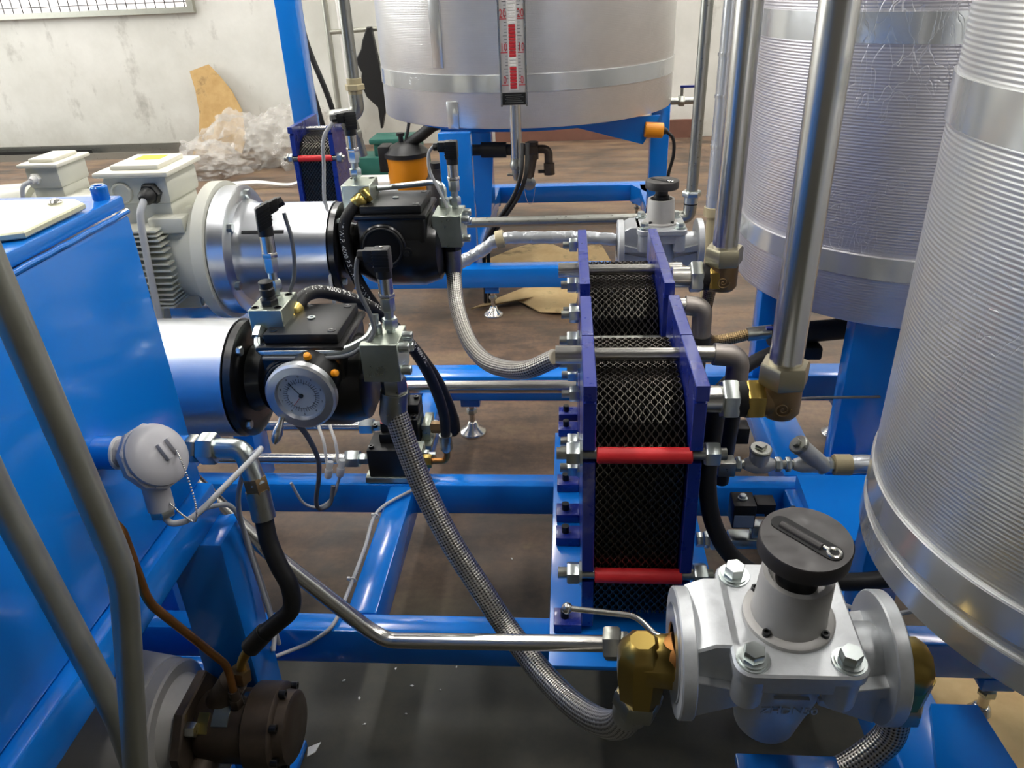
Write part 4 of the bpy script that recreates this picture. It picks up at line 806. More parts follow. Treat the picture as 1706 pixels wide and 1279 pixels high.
cable([(-0.565, 1.885, 1.205), (-0.588, 1.87, 1.17), (-0.598, 1.87, 1.10), (-0.605, 1.86, 1.03), (-0.600, 1.85, 0.99), (-0.595, 1.78, 0.85), (-0.59, 1.775, 0.74)], 0.0045, 'cable', 'grey cable dropping from the rear left sensor behind the bell housing end')
cable([(-0.545, 1.42, 1.115), (-0.535, 1.41, 1.06), (-0.538, 1.40, 1.0), (-0.55, 1.39, 0.965)], 0.004, 'darkcable', 'dark cable from the sensor before the bell housing slot')
# ties and small debris later; cable along the depth beam
cable([(-0.425, 1.70, 0.27), (-0.505, 1.60, 0.268), (-0.505, 1.45, 0.268), (-0.508, 1.30, 0.268), (-0.515, 1.20, 0.268), (-0.56, 1.185, 0.235), (-0.60, 1.18, 0.215), (-0.645, 1.12, 0.245), (-0.60, 1.085, 0.32)], 0.0045, 'cable', 'light grey cable tied along the short blue cross beam')
for k, (x, y) in enumerate(((-0.505, 1.58), (-0.507, 1.34))): solo('cable_tie', B().torus((x, y, 0.268), Y, 0.007, 0.0018, 14, 6).box(x - 0.012, x - 0.006, y - 0.003, y + 0.003, 0.268, 0.276), 'white', ('white cable tie at the far end of the cross beam cable', 'white cable tie at the near end of the cross beam cable')[k], 'cable tie')
# ------------------------------------------------------------------ blue oil tank at the left
c = thing('oil_tank', 'big glossy blue oil tank at the left edge with a cream cover plate', 'tank', (-1.06, 0.6, 0.645))
P('shell', B().box(-1.46, -0.66, 0.0, 1.10, 0.722, 1.205, 0.006), 'blue', c)
P('top_flange', B().box(-1.47, -0.665, -0.01, 1.105, 1.212, 1.232, 0.004), 'blue', c)
P('weld_bead', B().tube([(-0.662, 0.0 + k * 0.022, 1.2085 + random.uniform(-0.0008, 0.0008)) for k in range(51)], 0.0042, 8), 'blue', c)
P('base_rail', B().box(-1.46, -0.64, 0.0, 1.10, 0.645, 0.716, 0.006), 'blue', c)
cp = P('cover_plate', B().prism([(-1.3, 0.86), (-0.725, 0.86), (-0.672, 0.885), (-0.672, 1.02), (-0.70, 1.045), (-1.3, 1.05)], 'z', 1.234, 1.243, 0.002), 'cream', c)
for x, y in ((-0.715, 1.02), (-0.735, 0.885), (-0.83, 1.02), (-0.9, 0.885)): P('cover_screw', B().lathe((x, y, 1.243), Z, [(0, 0.0095), (0.002, 0.0095), (0.006, 0.006), (0.007, 0.002)], 18), 'steel', cp)
P('lid_bolt', B().lathe((-0.685, 1.082, 1.232), Z, [(0, 0.012), (0.018, 0.012), (0.02, 0.010), (0.02, 0.006), (0.014, 0.006)], 20), 'blue', c)
for y in (1.01,): P('leg', B().box(-0.71, -0.605, y, y + 0.095, 0.02, 0.645, 0.008), 'blue', c)
P('leg', B().box(-1.44, -1.34, 0.99, 1.085, 0.02, 0.645, 0.008), 'blue', c)
P('leg_foot', B().box(-0.73, -0.585, 0.96, 1.10, 0.0, 0.02, 0.002), 'blue', c)
P('cross_rail', B().box(-1.34, -0.71, 1.075, 1.115, 0.16, 0.26, 0.006), 'blue', c)
P('sensor_boss', B().cyl((-0.66, 0.867, 0.93), (-0.632, 0.867, 0.93), 0.024), 'blue', c); P('outlet_boss', B().cyl((-0.66, 1.03, 0.832), (-0.625, 1.03, 0.832), 0.022), 'blue', c)
# connection head temperature sensor
s = thing('temperature_sensor', 'round grey sensor head with bead chain on the blue oil tank', 'sensor', (-0.632, 0.867, 0.93))
P('neck', B().lathe((0, 0, 0), X, [(0, 0.02), (0.004, 0.021), (0.006, 0.018), (0.03, 0.018)], 8), 'greyplastic', s, True); P('neck_ring', B().cyl((0.0, 0, 0), (0.003, 0, 0), 0.0235), 'white', s, True)
nrm = Vector((0.79, -0.27, 0.55)).normalized(); hc = Vector((0.052, -0.006, -0.004))
P('head', B().lathe(hc - nrm * 0.036, nrm, [(0, 0.014), (0.004, 0.024), (0.02, 0.035), (0.036, 0.041)], 36).cyl((0.010, 0, 0), hc - nrm * 0.012, 0.018, 0.026), 'greyplastic', s, True)
P('rim', B().lathe(hc - nrm * 0.002, nrm, [(0, 0.041), (0.0, 0.049), (0.010, 0.049), (0.012, 0.047)], 10), 'greyplastic', s, True)
cpn = P('cap', B().lathe(hc + nrm * 0.010, nrm, [(0, 0.045), (0.006, 0.045), (0.011, 0.040), (0.015, 0.030), (0.018, 0.016), (0.019, 0.002)], 36), 'greyplastic', s, True)
cu, cv, _ = basis(nrm)
for q in (-1, 1): P('ear', B().obox(hc + nrm * 0.030 + (Z - nrm * nrm.z) * 0.012 + (X - nrm * nrm.x) * 0.022 + cu * 0.008 * q, (0.026, 0.006, 0.012), Matrix((cv, cu, nrm)).transposed(), 0.001), 'greyplastic', cpn)
for q in range(8):
    a = 2 * PI * q / 8 + 0.2; P('rim_lug', B().obox(hc + nrm * 0.006 + (cu * math.cos(a) + cv * math.sin(a)) * 0.0445, (0.005, 0.010, 0.009), Matrix(((cu * math.cos(a) + cv * math.sin(a)), (cv * math.cos(a) - cu * math.sin(a)), nrm)).transposed(), 0.001), 'greyplastic', s, True)
P('cable_outlet', B().cyl(hc + Vector((0.0, -0.012, -0.025)), hc + Vector((0.004, -0.02, -0.072)), 0.018), 'greyplastic', s, True); P('gland', B().hexn(hc + Vector((0.004, -0.02, -0.072)), (0.08, -0.2, -1), 0.03, 0.012), 'galv', s, True)
ch = spline([hc + nrm * 0.04 + (Z - nrm * nrm.z) * 0.006 + (X - nrm * nrm.x) * 0.030, hc + Vector((0.052, -0.016, -0.01)), hc + Vector((0.056, -0.02, -0.06)), hc + Vector((0.05, -0.022, -0.092)), hc + Vector((0.036, -0.022, -0.085)), hc + Vector((0.022, -0.025, -0.06))], 11)
cb = B()
for p in ch: cb.ball(p, 0.0016, n=8)
P('bead_chain', cb, 'steel', s, True, label='thin bead chain', kind='stuff')
cable([(-0.573, 0.836, 0.842), (-0.56, 0.835, 0.832), (-0.535, 0.85, 0.835), (-0.50, 0.90, 0.858), (-0.478, 0.96, 0.868), (-0.492, 1.0, 0.85), (-0.535, 1.03, 0.80), (-0.57, 1.04, 0.72), (-0.585, 1.06, 0.62), (-0.585, 1.07, 0.5), (-0.575, 1.06, 0.40), (-0.57, 1.03, 0.37)], 0.0045, 'cable', 'light grey cable from the round sensor head draped over the elbow')
cable([(-0.655, 1.02, 0.705), (-0.62, 1.05, 0.70), (-0.60, 1.07, 0.68), (-0.597, 1.085, 0.60), (-0.59, 1.09, 0.45), (-0.585, 1.085, 0.33)], 0.0045, 'cable', 'grey cable clipped down the oil tank leg')
# elbow, black hose to the gear pump
t = thing('suction_hose', 'short black hose from the oil tank elbow down to the brown gear pump', 'hose', (-0.55, 1.02, 0.4))
P('hex_nut', B().hexn((-0.626, 1.03, 0.832), X, 0.040, 0.018), 'galv', t); P('hex_nut', B().hexn((-0.606, 1.03, 0.832), X, 0.046, 0.028), 'zinc', t)
P('elbow', B().tube(fillet([(-0.58, 1.03, 0.832), (-0.535, 1.03, 0.832), (-0.515, 1.01, 0.775)], 0.018), 0.017, 20), 'zinc', t)
P('brass_nut', B().hexn((-0.519, 1.014, 0.787), (0.15, -0.2, -1), 0.036, 0.028), 'bronze', t); P('ferrule', B().cyl((-0.516, 1.009, 0.765), (-0.510, 0.998, 0.715), 0.0195), 'galv', t)
P('hose', B().tube(spline([(-0.511, 1.0, 0.722), (-0.505, 0.985, 0.68), (-0.490, 0.97, 0.64), (-0.474, 0.96, 0.60), (-0.478, 0.955, 0.555), (-0.51, 0.955, 0.52), (-0.545, 0.955, 0.488)], 8), 0.0155, 18), 'rubber', t)
P('ferrule', B().cyl((-0.535, 0.955, 0.498), (-0.568, 0.953, 0.462), 0.0175), 'plastic', t); P('brass_tail', B().tube(spline([(-0.566, 0.953, 0.464), (-0.586, 0.952, 0.435), (-0.598, 0.95, 0.40)], 6), 0.009, 12), 'brass', t); P('brass_nut', B().hexn((-0.596, 0.95, 0.412), (-0.1, 0, -1), 0.032, 0.03), 'bronze', t)
# gear pump with bell and motor below the oil tank
g = thing('gear_pump', 'dark brown gear pump with riveted plates at the bottom left', 'pump', (-0.6, 0.93, 0.2))
gz, gy = 0.285, 0.93
P('body', B().lathe((-0.68, gy, gz), X, [(0, 0.06), (0.01, 0.066), (0.10, 0.066)], 40), 'castdark', g)
ec = P('end_cover', B().lathe((-0.585, gy, gz), X, [(0, 0.076), (0.003, 0.079), (0.05, 0.079), (0.054, 0.075), (0.056, 0.066), (0.074, 0.064), (0.078, 0.058), (0.078, 0.02)], 48), 'castdark', g)
for p in around(7, 0.072, 'x', 0.5, (-0.531, gy, gz)): P('cap_screw', B().lathe(p, X, [(0, 0.0075), (0.012, 0.0075), (0.012, 0.004), (0.006, 0.004)], 14), 'black', ec)
P('port_neck', B().cyl((-0.66, gy, gz + 0.03), (-0.612, gy + 0.015, gz + 0.10), 0.026).cyl((-0.66, gy - 0.02, gz - 0.02), (-0.675, gy - 0.09, gz - 0.05), 0.028), 'castdark', g)
P('mount_flange', B().prism([(gy - 0.10, gz - 0.03), (gy - 0.10, gz + 0.03), (gy - 0.05, gz + 0.085), (gy + 0.05, gz + 0.085), (gy + 0.078, gz + 0.03), (gy + 0.078, gz - 0.03), (gy + 0.05, gz - 0.085), (gy - 0.05, gz - 0.085)], 'x', -0.70, -0.68, 0.003), 'castdark', g)
P('flange_bolt', B().hexn((-0.68, gy - 0.055, gz + 0.055), X, 0.024, 0.018), 'galv', g); P('flange_bolt', B().hexn((-0.68, gy - 0.08, gz - 0.03), X, 0.024, 0.018), 'galv', g)
for x0, x1, a0, m_ in ((-0.668, -0.648, 1.95, 'yzinc'), (-0.642, -0.612, 1.75, 'zincblock'), (-0.60, -0.578, 1.2, 'steel')):
    R0 = 0.0675 if x1 < -0.6 else 0.0665; R0 = 0.0800 if x0 > -0.59 else R0
    pts = [(gy + R0 * math.cos(a), gz + R0 * math.sin(a)) for a in [a0 + 0.09 * k for k in range(7)]] + [(gy + (R0 - 0.004) * math.cos(a), gz + (R0 - 0.004) * math.sin(a)) for a in [a0 + 0.09 * k for k in range(6, -1, -1)]]
    P('name_plate', B().prism(pts, 'x', x0, x1), m_, g)
P('drain_fitting', B().hexn((-0.602, gy - 0.01, gz + 0.066), Z, 0.022, 0.018).cyl((-0.602, gy - 0.01, gz + 0.06), (-0.602, gy - 0.01, gz + 0.105), 0.009), 'castdark', g)
bh = thing('bell_housing', 'matt grey bell housing between the brown gear pump and its motor', 'coupling housing', (-0.8, gy, gz)); P('barrel', B().lathe((-0.93, gy, gz), X, [(0, 0.135), (0.01, 0.14), (0.17, 0.118), (0.172, 0.115), (0.195, 0.115), (0.199, 0.111), (0.199, 0.09), (0.232, 0.078)], 56), 'matgrey', bh); P('window', B().box(-0.90, -0.80, gy - 0.14, gy - 0.10, gz - 0.09, gz - 0.01, 0.004), 'gasket', bh)
motor((-0.93, gy, gz), 'grey motor of the gear pump below the oil tank', 0.0, 0.34, 0.125)
solo('motor_plinth', B().box(-1.3, -0.75, gy - 0.16, gy + 0.05, 0.0, 0.122, 0.004), 'blue', 'blue plinth under the gear pump motor', 'plinth')
solo('copper_tube', B().tube(fillet([(-0.665, 0.81, 0.87), (-0.622, 0.81, 0.85), (-0.620, 0.81, 0.705), (-0.602, 0.925, 0.446), (-0.602, 0.92, 0.385)], 0.025), 0.0068, 14), 'copper', 'thin copper tube bending down to the top of the brown gear pump', 'tube')
# grey painted pipes close to the camera
solo('grey_pipe', B().tube(fillet([(-0.80, 0.55, 1.42), (-0.462, 0.55, 1.42), (-0.436, 0.55, 1.0), (-0.466, 0.55, 0.870), (-0.53, 0.55, 0.60), (-0.54, 0.56, 0.02)], 0.035, 10), 0.0135, 24), 'dullpipe', 'long grey pipe bending past the oil tank, the upper of two near the camera', 'pipe')
solo('grey_pipe', B().tube(fillet([(-0.90, 0.62, 1.35), (-0.605, 0.62, 1.35), (-0.598, 0.62, 1.035), (-0.566, 0.62, 0.70), (-0.575, 0.62, 0.55), (-0.60, 0.62, 0.02)], 0.035, 10), 0.0155, 24), 'dullpipe', 'grey pipe low in the left corner passing behind the longer grey pipe', 'pipe')
# ------------------------------------------------------------------ level gauge on the far tank
g = thing('level_gauge', 'tall red and white magnetic level gauge on the far tank', 'gauge', (-0.235, 3.52, 0.67))
gx, gy = -0.236, 3.52
P('tube', B().cyl((gx, gy, 0.76), (gx, gy, 1.75), 0.0255, n=28), 'steel', g)
P('lower_union', B().lathe((gx, gy, 0.675), Z, [(0, 0.016), (0.02, 0.02), (0.03, 0.024), (0.05, 0.024), (0.055, 0.03), (0.075, 0.032), (0.085, 0.027), (0.1, 0.027)], 24), 'galv', g); P('drain_screw', B().cyl((gx - 0.02, gy, 0.70), (gx - 0.045, gy - 0.005, 0.702), 0.006), 'galv', g)
P('bracket', B().box(gx - 0.01, gx + 0.01, gy + 0.02, 3.64, 1.40, 1.42), 'steel', g)
P('panel', B().box(gx - 0.054, gx + 0.054, gy - 0.034, gy - 0.028, 1.003, 1.75, 0.001), 'panel', g)
for sx in (-1, 1): P('side_rail', B().box(gx + sx * 0.054 - 0.004, gx + sx * 0.054 + 0.004, gy - 0.044, gy - 0.026, 1.0, 1.75), 'steel', g)
P('flap_window', B().box(gx - 0.02, gx + 0.02, gy - 0.0365, gy - 0.034, 1.065, 1.75), 'white', g)
k = 0; zz = 1.072
while zz < 1.74:
    red = zz < 1.148 or 1.188 < zz < 1.31
    P('flap', B().box(gx - 0.014, gx + 0.014, gy - 0.041, gy - 0.0365, zz, zz + 0.0105, 0.0012, 1), 'redink' if red else 'white', g); zz += 0.0125
tk = B(); dg = B()
for u in range(0, 41):
    z = 1.086 + u * 0.0128
    for sx in (-1, 1):
        w_ = 0.017 if u % 5 == 0 else 0.011
        tk.box(gx + sx * 0.022, gx + sx * (0.022 + w_), gy - 0.0352, gy - 0.034, z - 0.0009, z + 0.0009)
    if u % 10 == 0:
        for sx in (-1, 1):
            text_on(dg, str(u), 0.046, frame_m((gx + sx * 0.0365, gy - 0.0355, z + 0.019), X, Z) @ Matrix.Diagonal((0.62, 1, 1, 1)), 0.0003); dg.box(gx + sx * 0.022, gx + sx * 0.05, gy - 0.0356, gy - 0.034, z - 0.0016, z + 0.0016)
P('tick_marks', tk, 'ink', g, kind='stuff'); P('numerals', dg, 'redink', g)
pl = P('name_plate', B().box(gx - 0.05, gx + 0.05, gy - 0.0375, gy - 0.034, 1.006, 1.055), 'gasket', g)
nt = B()
for r in range(5): nt.box(gx - 0.04 + (r % 2) * 0.006, gx + 0.04 - (r % 3) * 0.008, gy - 0.038, gy - 0.0375, 1.014 + r * 0.0075, 1.0165 + r * 0.0075)
P('plate_print', nt, 'galv', pl)
# ------------------------------------------------------------------ pipes round the far tank
t = thing('thin_riser', 'galvanised riser pipe with union left of the far tank', 'pipe', (-0.80, 3.0, 1.0)); P('pipe', B().cyl((-0.797, 3.0, 1.17), (-0.800, 3.0, 2.2), 0.0215, n=24), 'galv', t)
P('union', B().lathe((-0.796, 3.0, 1.125), Z, [(0, 0.024), (0.008, 0.027), (0.018, 0.027)], 20).hexn((-0.796, 3.0, 1.143), Z, 0.064, 0.022).cyl((-0.796, 3.0, 1.165), (-0.796, 3.0, 1.185), 0.028), 'ivory', t); elbow([(-0.796, 3.0, 1.13), (-0.796, 3.0, 1.06), (-0.90, 3.0, 1.05)], 0.026, 'galv', t, rf=0.045)
P('tail', B().cyl((-0.82, 3.0, 1.045), (-0.80, 3.02, 0.90), 0.016).hexn((-0.815, 3.0, 1.0), (0.1, 0.1, -1), 0.04, 0.025), 'galv', t)
t = thing('return_pipe', 'galvanised pipe dropping right of the far tank and running left along the floor frame', 'pipe', (0.47, 2.98, 0.6)); P('pipe', B().cyl((0.467, 2.98, 0.72), (0.48, 2.98, 2.2), 0.0215, n=24), 'galv', t); P('union', B().hexn((0.467, 2.98, 0.725), Z, 0.062, 0.022).cyl((0.466, 2.98, 0.70), (0.466, 2.98, 0.735), 0.026), 'zinc', t)
P('seal', B().cyl((0.465, 2.98, 0.695), (0.465, 2.98, 0.70), 0.0265), 'gasket', t); elbow([(0.465, 2.98, 0.70), (0.463, 2.98, 0.645), (0.40, 2.98, 0.643)], 0.025, 'galv', t, rf=0.04); P('run', B().cyl((0.41, 2.98, 0.643), (-0.44, 2.98, 0.638), 0.02, n=24), 'galv', t); P('end_flange', B().cyl((-0.44, 2.98, 0.638), (-0.60, 2.98, 0.637), 0.024), 'ironpipe', t)
t = thing('foil_pipe', 'crumpled foil wrapped pipe leading to the far regulating valve', 'pipe', (0, 2.6, 0.6)); P('wrap', B().tube(spline([(-0.44, 2.58, 0.58), (-0.38, 2.59, 0.61), (-0.33, 2.60, 0.635), (-0.30, 2.6, 0.652), (-0.26, 2.60, 0.68), (-0.22, 2.6, 0.69), (-0.10, 2.6, 0.69), (0.05, 2.6, 0.688), (0.165, 2.59, 0.68)], 10), lambda q: 0.0225 * (1 + 0.05 * math.sin(q * 61) + 0.05 * math.sin(q * 143 + 1)), 18), 'crumple', t); P('union', B().cyl((-0.255, 2.6, 0.684), (-0.228, 2.6, 0.69), 0.031, n=14), 'ivory', t)
t = thing('foil_riser', 'foil taped vertical pipe between the thin riser and the thick riser', 'pipe', (0.59, 3.2, 0.5)); P('wrap', B().cyl((0.592, 3.2, 0.62), (0.60, 3.2, 2.2), 0.03, n=24), 'crumple', t); P('fitting', B().cyl((0.592, 3.2, 0.585), (0.592, 3.2, 0.622), 0.036).cyl((0.592, 3.2, 0.0), (0.592, 3.2, 0.59), 0.022), 'ivory', t)
for z in (0.66, 0.86, 1.05, 1.2): P('tape_ring', B().cyl((0.592, 3.2, z), (0.592, 3.2, z + 0.012), 0.0312), 'tape', t)
t = thing('drain_tap', 'dark drain pipe with brass tap and hanging tag under the far tank', 'tap', (-0.2, 3.75, 0.6)); P('pipe', B().cyl((-0.62, 3.75, 0.77), (-0.20, 3.75, 0.765), 0.026), 'ironpipe', t); P('sleeve', B().cyl((-0.42, 3.75, 0.768), (-0.30, 3.75, 0.766), 0.036), 'ironpipe', t); P('tee', B().cyl((-0.21, 3.75, 0.765), (-0.15, 3.75, 0.765), 0.033).cyl((-0.175, 3.75, 0.72), (-0.175, 3.75, 0.80), 0.028), 'castdark', t)
elbow([(-0.16, 3.75, 0.765), (-0.10, 3.75, 0.765), (-0.098, 3.75, 0.68)], 0.02, 'castdark', t, rf=0.035); P('spout', B().cyl((-0.098, 3.75, 0.70), (-0.096, 3.75, 0.645), 0.026), 'castdark', t); P('lower_leg', B().tube(spline([(-0.175, 3.75, 0.73), (-0.185, 3.75, 0.68), (-0.195, 3.74, 0.63)], 6), 0.022, 14), 'castdark', t); P('handle', B().box(-0.15, -0.105, 3.735, 3.745, 0.655, 0.67), 'ironpipe', t); P('tag', B().lathe((-0.196, 3.735, 0.61), -Y, [(0, 0.034), (0.008, 0.034), (0.012, 0.028)], 24), 'galv', t)
P('tag_wire', B().tube(spline([(-0.22, 3.73, 0.59), (-0.205, 3.73, 0.52), (-0.18, 3.73, 0.515), (-0.165, 3.73, 0.59)], 6), 0.0012, 6), 'steel', t)
for k, dx in enumerate((0, 0.022)): cable([(-0.205 + dx, 3.45, 0.85), (-0.212 + dx, 3.40, 0.73), (-0.25 + dx, 3.40, 0.63), (-0.32 + dx, 3.40, 0.53), (-0.38 + dx, 3.46, 0.43), (-0.42 + dx, 3.63, 0.30), (-0.43 + dx, 3.66, 0.02)], 0.0095, 'rubber', ('black cable curving down beside the level gauge, left of the two', 'black cable curving down beside the level gauge, right of the two')[k])
t = thing('level_switch', 'orange capped level switch under the right side of the far tank', 'sensor', (0.42, 3.94, 0.79)); P('cap', B().cyl((0.365, 3.92, 0.812), (0.455, 3.92, 0.805), 0.036, ch=0.004), 'orange', t); P('gland', B().cyl((0.455, 3.92, 0.805), (0.475, 3.92, 0.80), 0.02, 0.012), 'plastic', t); P('lead', B().tube(spline([(0.47, 3.92, 0.802), (0.505, 3.92, 0.765), (0.512, 3.92, 0.69), (0.495, 3.93, 0.60), (0.48, 3.95, 0.48)], 8), 0.0085, 10), 'rubber', t)
t = thing('ball_valve', 'small blue handled ball valve at the right of the far tank', 'valve', (0.58, 4.35, 0.85)); P('body', B().cyl((0.53, 4.3, 0.885), (0.66, 4.3, 0.885), 0.018).hexn((0.57, 4.3, 0.885), X, 0.05, 0.03), 'galv', t); P('stem', B().cyl((0.585, 4.3, 0.90), (0.585, 4.3, 0.955), 0.008), 'galv', t); P('handle', B().box(0.575, 0.68, 4.29, 4.305, 0.95, 0.962, 0.002), 'navy', t)
# ------------------------------------------------------------------ clutter along the back wall
def lean(o, ang): o.rotation_euler = (ang, 0, 0); return o
ply = solo('plywood_offcut', B().prism([(-0.34, 0.80), (-0.14, 0.86), (-0.04, 0.75), (0.07, 0.61), (0.16, 0.42), (0.175, 0.14), (0.12, 0.0), (-0.40, 0.0), (-0.31, 0.17), (-0.28, 0.40), (-0.30, 0.62)], 'y', -0.009, 0.009), 'ply', 'curved stained plywood offcut leaning on the grimy back wall', 'board')
ply.location = (-3.44, 7.80, 0.0); ply.rotation_euler = (-0.28, 0, 0)
def film(loc, sc, seed, label):
    b = B(); bmesh.ops.create_icosphere(b.bm, subdivisions=5, radius=1); rnd = random.Random(seed); from mathutils import noise as nz
    off = Vector((rnd.uniform(0, 50), rnd.uniform(0, 50), 0))
    for v in b.bm.verts:
        n = nz.multi_fractal(v.co * 2.2 + off, 1.0, 2.1, 4) ; v.co *= 0.55 + 0.35 * n; v.co.x *= sc[0]; v.co.y *= sc[1]; v.co.z = max(0.0, v.co.z * sc[2] + sc[2] * 0.35)
    o = solo('plastic_film', b, 'film', label, 'plastic film', 'crumpled clear film on the floor', sharp=0.5); o.location = loc; return o
film((-3.05, 7.25, 0.0), (0.42, 0.35, 0.36), 3, 'crumpled clear film heap in front of the plywood'); film((-2.55, 7.3, 0), (0.45, 0.35, 0.42), 5, 'crumpled clear film heap beside the far heat exchanger'); film((-3.25, 6.85, 0), (0.38, 0.3, 0.24), 11, 'low flat clear film heap nearest the finned motor')
solo('paper_sheet', B().tube(spline([(-2.9, 6.35, 0.02), (-2.6, 6.3, 0.05), (-2.35, 6.32, 0.02), (-2.2, 6.3, 0.06)], 6), lambda t_: 0.03 * (1 - 0.5 * t_), 5), 'white', 'torn white wrapping strip on the floor in front of the film', 'paper')
for k, (x0, x1, y, z, w_, lab) in enumerate(((-8, -3.95, 7.92, 0.0, 0.08, 'long steel angle lying lowest along the back wall'), (-7.6, -4.9, 7.80, 0.0, 0.06, 'second steel angle lying in front along the back wall'), (-6.2, -4.2, 7.68, 0.0, 0.05, 'short pale steel strip in front of the steel angles'))):
    solo('steel_angle', B().prism([(y, z), (y + w_, z), (y + w_, z + 0.008), (y + 0.012, z + 0.008), (y + 0.012, z + w_ * 1.3), (y, z + w_ * 1.3)], 'x', x0, x1), 'galv' if k != 1 else 'ironpipe', lab, 'steel angle', 'steel angles along the wall')
bp = thing('blue_post', 'tall slanting blue steel post at the back wall behind the far heat exchanger', 'post', (-1.84, 5.5, 0)); P('post', B().box(-1.91, -1.77, 5.45, 5.6, 0.0, 2.6, 0.008), 'blue', bp); P('base_plate', B().box(-1.96, -1.72, 5.40, 5.65, 0.0, 0.02), 'blue', bp)
for k, (dx, lab) in enumerate(((0, 'black cable hanging next to the blue post'), (0.05, 'black cable hanging second from the blue post'), (-0.03, 'pale cable hanging against the blue post'))): cable([(-2.05 + dx, 6.2, 1.9), (-2.06 + dx * 1.5, 6.2, 1.2), (-1.97 + dx * 2.2, 6.2, 0.7), (-1.90 + dx * 2.5, 6.2, 0.2), (-1.9 + dx * 2.5, 6.2, 0.01)], 0.022 if k < 2 else 0.016, 'rubber' if k < 2 else 'cable', lab)
t = thing('wall_ladder', 'thin grey pole frame fixed to the back wall', 'rack', (-2.2, 7.95, 0)); P('pole', B().cyl((-2.30, 7.95, 0.0), (-2.30, 7.95, 2.2), 0.028), 'dullpipe', t); P('pole', B().cyl((-2.18, 7.97, 0.0), (-2.18, 7.97, 2.2), 0.02), 'white', t); P('rung', B().cyl((-2.30, 7.95, 1.08), (-1.75, 7.95, 1.10), 0.022), 'dullpipe', t)
bag = solo('black_bag', B().prism([(-1.90, 1.12), (-1.86, 1.12), (-1.84, 0.95), (-1.80, 0.6), (-1.80, 0.40), (-1.86, 0.20), (-1.875, 0.20), (-1.88, 0.40), (-1.98, 0.5), (-2.02, 0.62), (-2.00, 0.72), (-2.05, 0.83), (-1.98, 0.93), (-1.96, 1.0)], 'y', 7.85, 7.93, 0.01), 'rubber', 'black work bag hanging on the wall beside the far tank', 'bag')
t = thing('green_toolbox', 'dark green steel tool box with raised lid against the back wall', 'tool box', (-1.55, 6.6, 0)); P('tray', B().box(-1.80, -1.20, 6.45, 6.75, 0.0, 0.20, 0.01), 'green', t); P('chest', B().box(-1.63, -1.25, 6.5, 6.75, 0.20, 0.30, 0.01), 'green', t); P('lid', B().box(-1.66, -1.23, 6.47, 6.78, 0.30, 0.345, 0.015), 'green', t)
solo('paper_pad', B().box(-1.72, -1.36, 6.1, 6.36, 0.0, 0.08, 0.004), 'white', 'white sheet lying before the green tool box', 'paper')
v = thing('drum_cleaner', 'orange drum cleaner with a black lid and hose, under the far tank edge', 'vacuum cleaner', (-1.15, 5.6, 0)); P('drum', B().lathe((-1.17, 5.6, 0.05), Z, [(0, 0.12), (0.03, 0.135), (0.30, 0.15), (0.33, 0.155)], 32), 'orange', v); P('lid', B().lathe((-1.17, 5.6, 0.38), Z, [(0, 0.165), (0.03, 0.165), (0.07, 0.12), (0.10, 0.05)], 32).box(-1.36, -1.28, 5.52, 5.68, 0.28, 0.46, 0.01), 'plastic', v); P('hose', B().tube(spline([(-1.15, 5.6, 0.46), (-1.05, 5.58, 0.52), (-0.92, 5.55, 0.60), (-0.7, 5.6, 0.62)], 8), 0.04, 14), 'rubber', v); P('wand', B().cyl((-1.17, 5.6, 0.46), (-1.08, 5.7, 0.85), 0.012), 'plastic', v); P('knob', B().cyl((-1.2, 5.6, 0.45), (-1.2, 5.6, 0.53), 0.018).cyl((-1.2, 5.6, 0.52), (-1.2, 5.6, 0.54), 0.03), 'plastic', v)
t = thing('power_grinder', 'grey and black hand machine lying before the orange drum cleaner', 'power tool', (-1.25, 5.25, 0)); P('housing', B().lathe((-1.34, 5.2, 0.14), (1, 0.1, 0.05), [(0, 0.03), (0.03, 0.09), (0.10, 0.11), (0.16, 0.09), (0.2, 0.04)], 24), 'castalu', t); P('guard', B().cyl((-1.24, 5.2, 0.09), (-1.08, 5.22, 0.09), 0.07), 'plastic', t); P('stand', B().box(-1.36, -1.10, 5.12, 5.3, 0.0, 0.05, 0.005), 'plastic', t)
t = thing('grey_canister', 'dark grey canister right of the orange drum cleaner', 'canister', (-0.93, 5.4, 0)); P('can', B().lathe((-0.93, 5.4, 0), Z, [(0, 0.08), (0.25, 0.08), (0.28, 0.06), (0.33, 0.06)], 24), 'knob', t); P('cap', B().cyl((-0.93, 5.4, 0.33), (-0.93, 5.4, 0.37), 0.045), 'plastic', t)
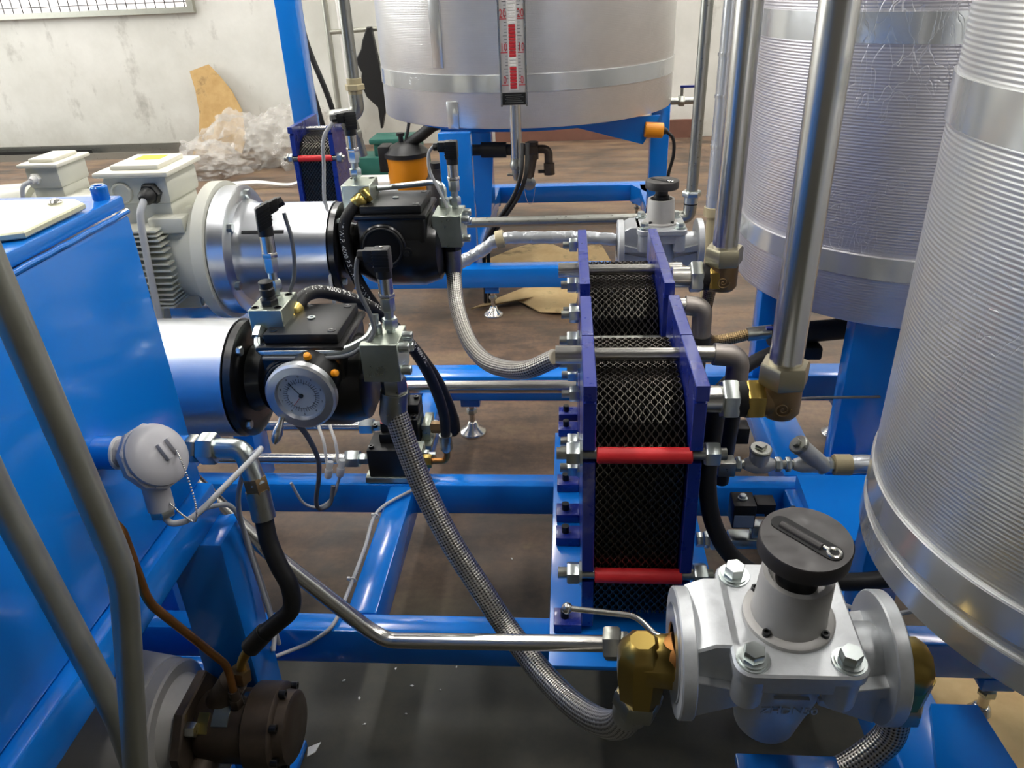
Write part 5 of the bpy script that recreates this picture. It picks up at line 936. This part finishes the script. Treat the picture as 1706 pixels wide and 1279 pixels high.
# ------------------------------------------------------------------ cardboard and flakes on the floor
def card(label, pts, z):
    rnd = random.Random(len(pts) * 7 + int(pts[0][0] * 100)); b = B(); n = len(pts); cx = sum(p[0] for p in pts) / n; cy = sum(p[1] for p in pts) / n
    vs = [(cx, cy, z + 0.03)] + [(x, y, z + rnd.uniform(0, 0.03)) for x, y in pts] + [(cx, cy, z + 0.022)]; lo = [(x, y, q[2] - 0.006) for (x, y), q in zip(pts, vs[1:n+1])]; vs += lo
    fs = [(0, 1 + i, 1 + (i + 1) % n) for i in range(n)] + [(n + 1, n + 2 + (i + 1) % n, n + 2 + i) for i in range(n)] + [(1 + i, n + 2 + i, n + 2 + (i + 1) % n, 1 + (i + 1) % n) for i in range(n)]
    return solo('cardboard_sheet', b.verts_faces(vs, fs), 'card', label, 'cardboard', 'torn cardboard on the floor')
card('torn pale cardboard on the floor behind the rear blue beam', [(-0.56, 4.25), (-0.33, 4.58), (-0.16, 4.66), (0.06, 4.42), (0.19, 4.60), (0.25, 4.2), (0.0, 4.1)], 0.01)
card('brown cardboard on the floor under the rear blue beam', [(-0.50, 3.60), (-0.22, 3.85), (0.05, 3.86), (0.02, 3.50), (-0.15, 3.56), (-0.3, 3.75)], 0.01)
card('stained brown cardboard on the floor at the right corner', [(0.86, 1.47), (1.3, 1.45), (1.3, 0.7), (0.70, 0.75), (0.78, 1.1)], 0.01)
rnd = random.Random(21)
for k, (x, y) in enumerate(((-0.57, 1.09), (-0.55, 1.28), (-0.43, 1.32), (-0.5, 1.23), (-0.38, 1.27), (-0.38, 1.19), (-0.47, 1.16), (-0.61, 1.66), (-0.28, 1.33), (-0.31, 1.26), (-0.17, 1.73))):
    s_ = (0.019 if k == 0 else rnd.uniform(0.0025, 0.0055)); a = rnd.uniform(0, 6); b = B()
    pts = [(x + s_ * math.cos(a + q) * f, y + s_ * math.sin(a + q) * f) for q, f in ((0, 1.2), (1.8, 0.7), (3.3, 1.0), (4.6, 0.5))]
    solo('paper_flake', b.prism(pts, 'z', 0.0005, 0.0025), 'white', 'larger white triangular flake on the floor by the gear pump' if k == 0 else 'small white paper flake scattered on the floor under the skid', 'paper flake', 'paper flakes on the floor')
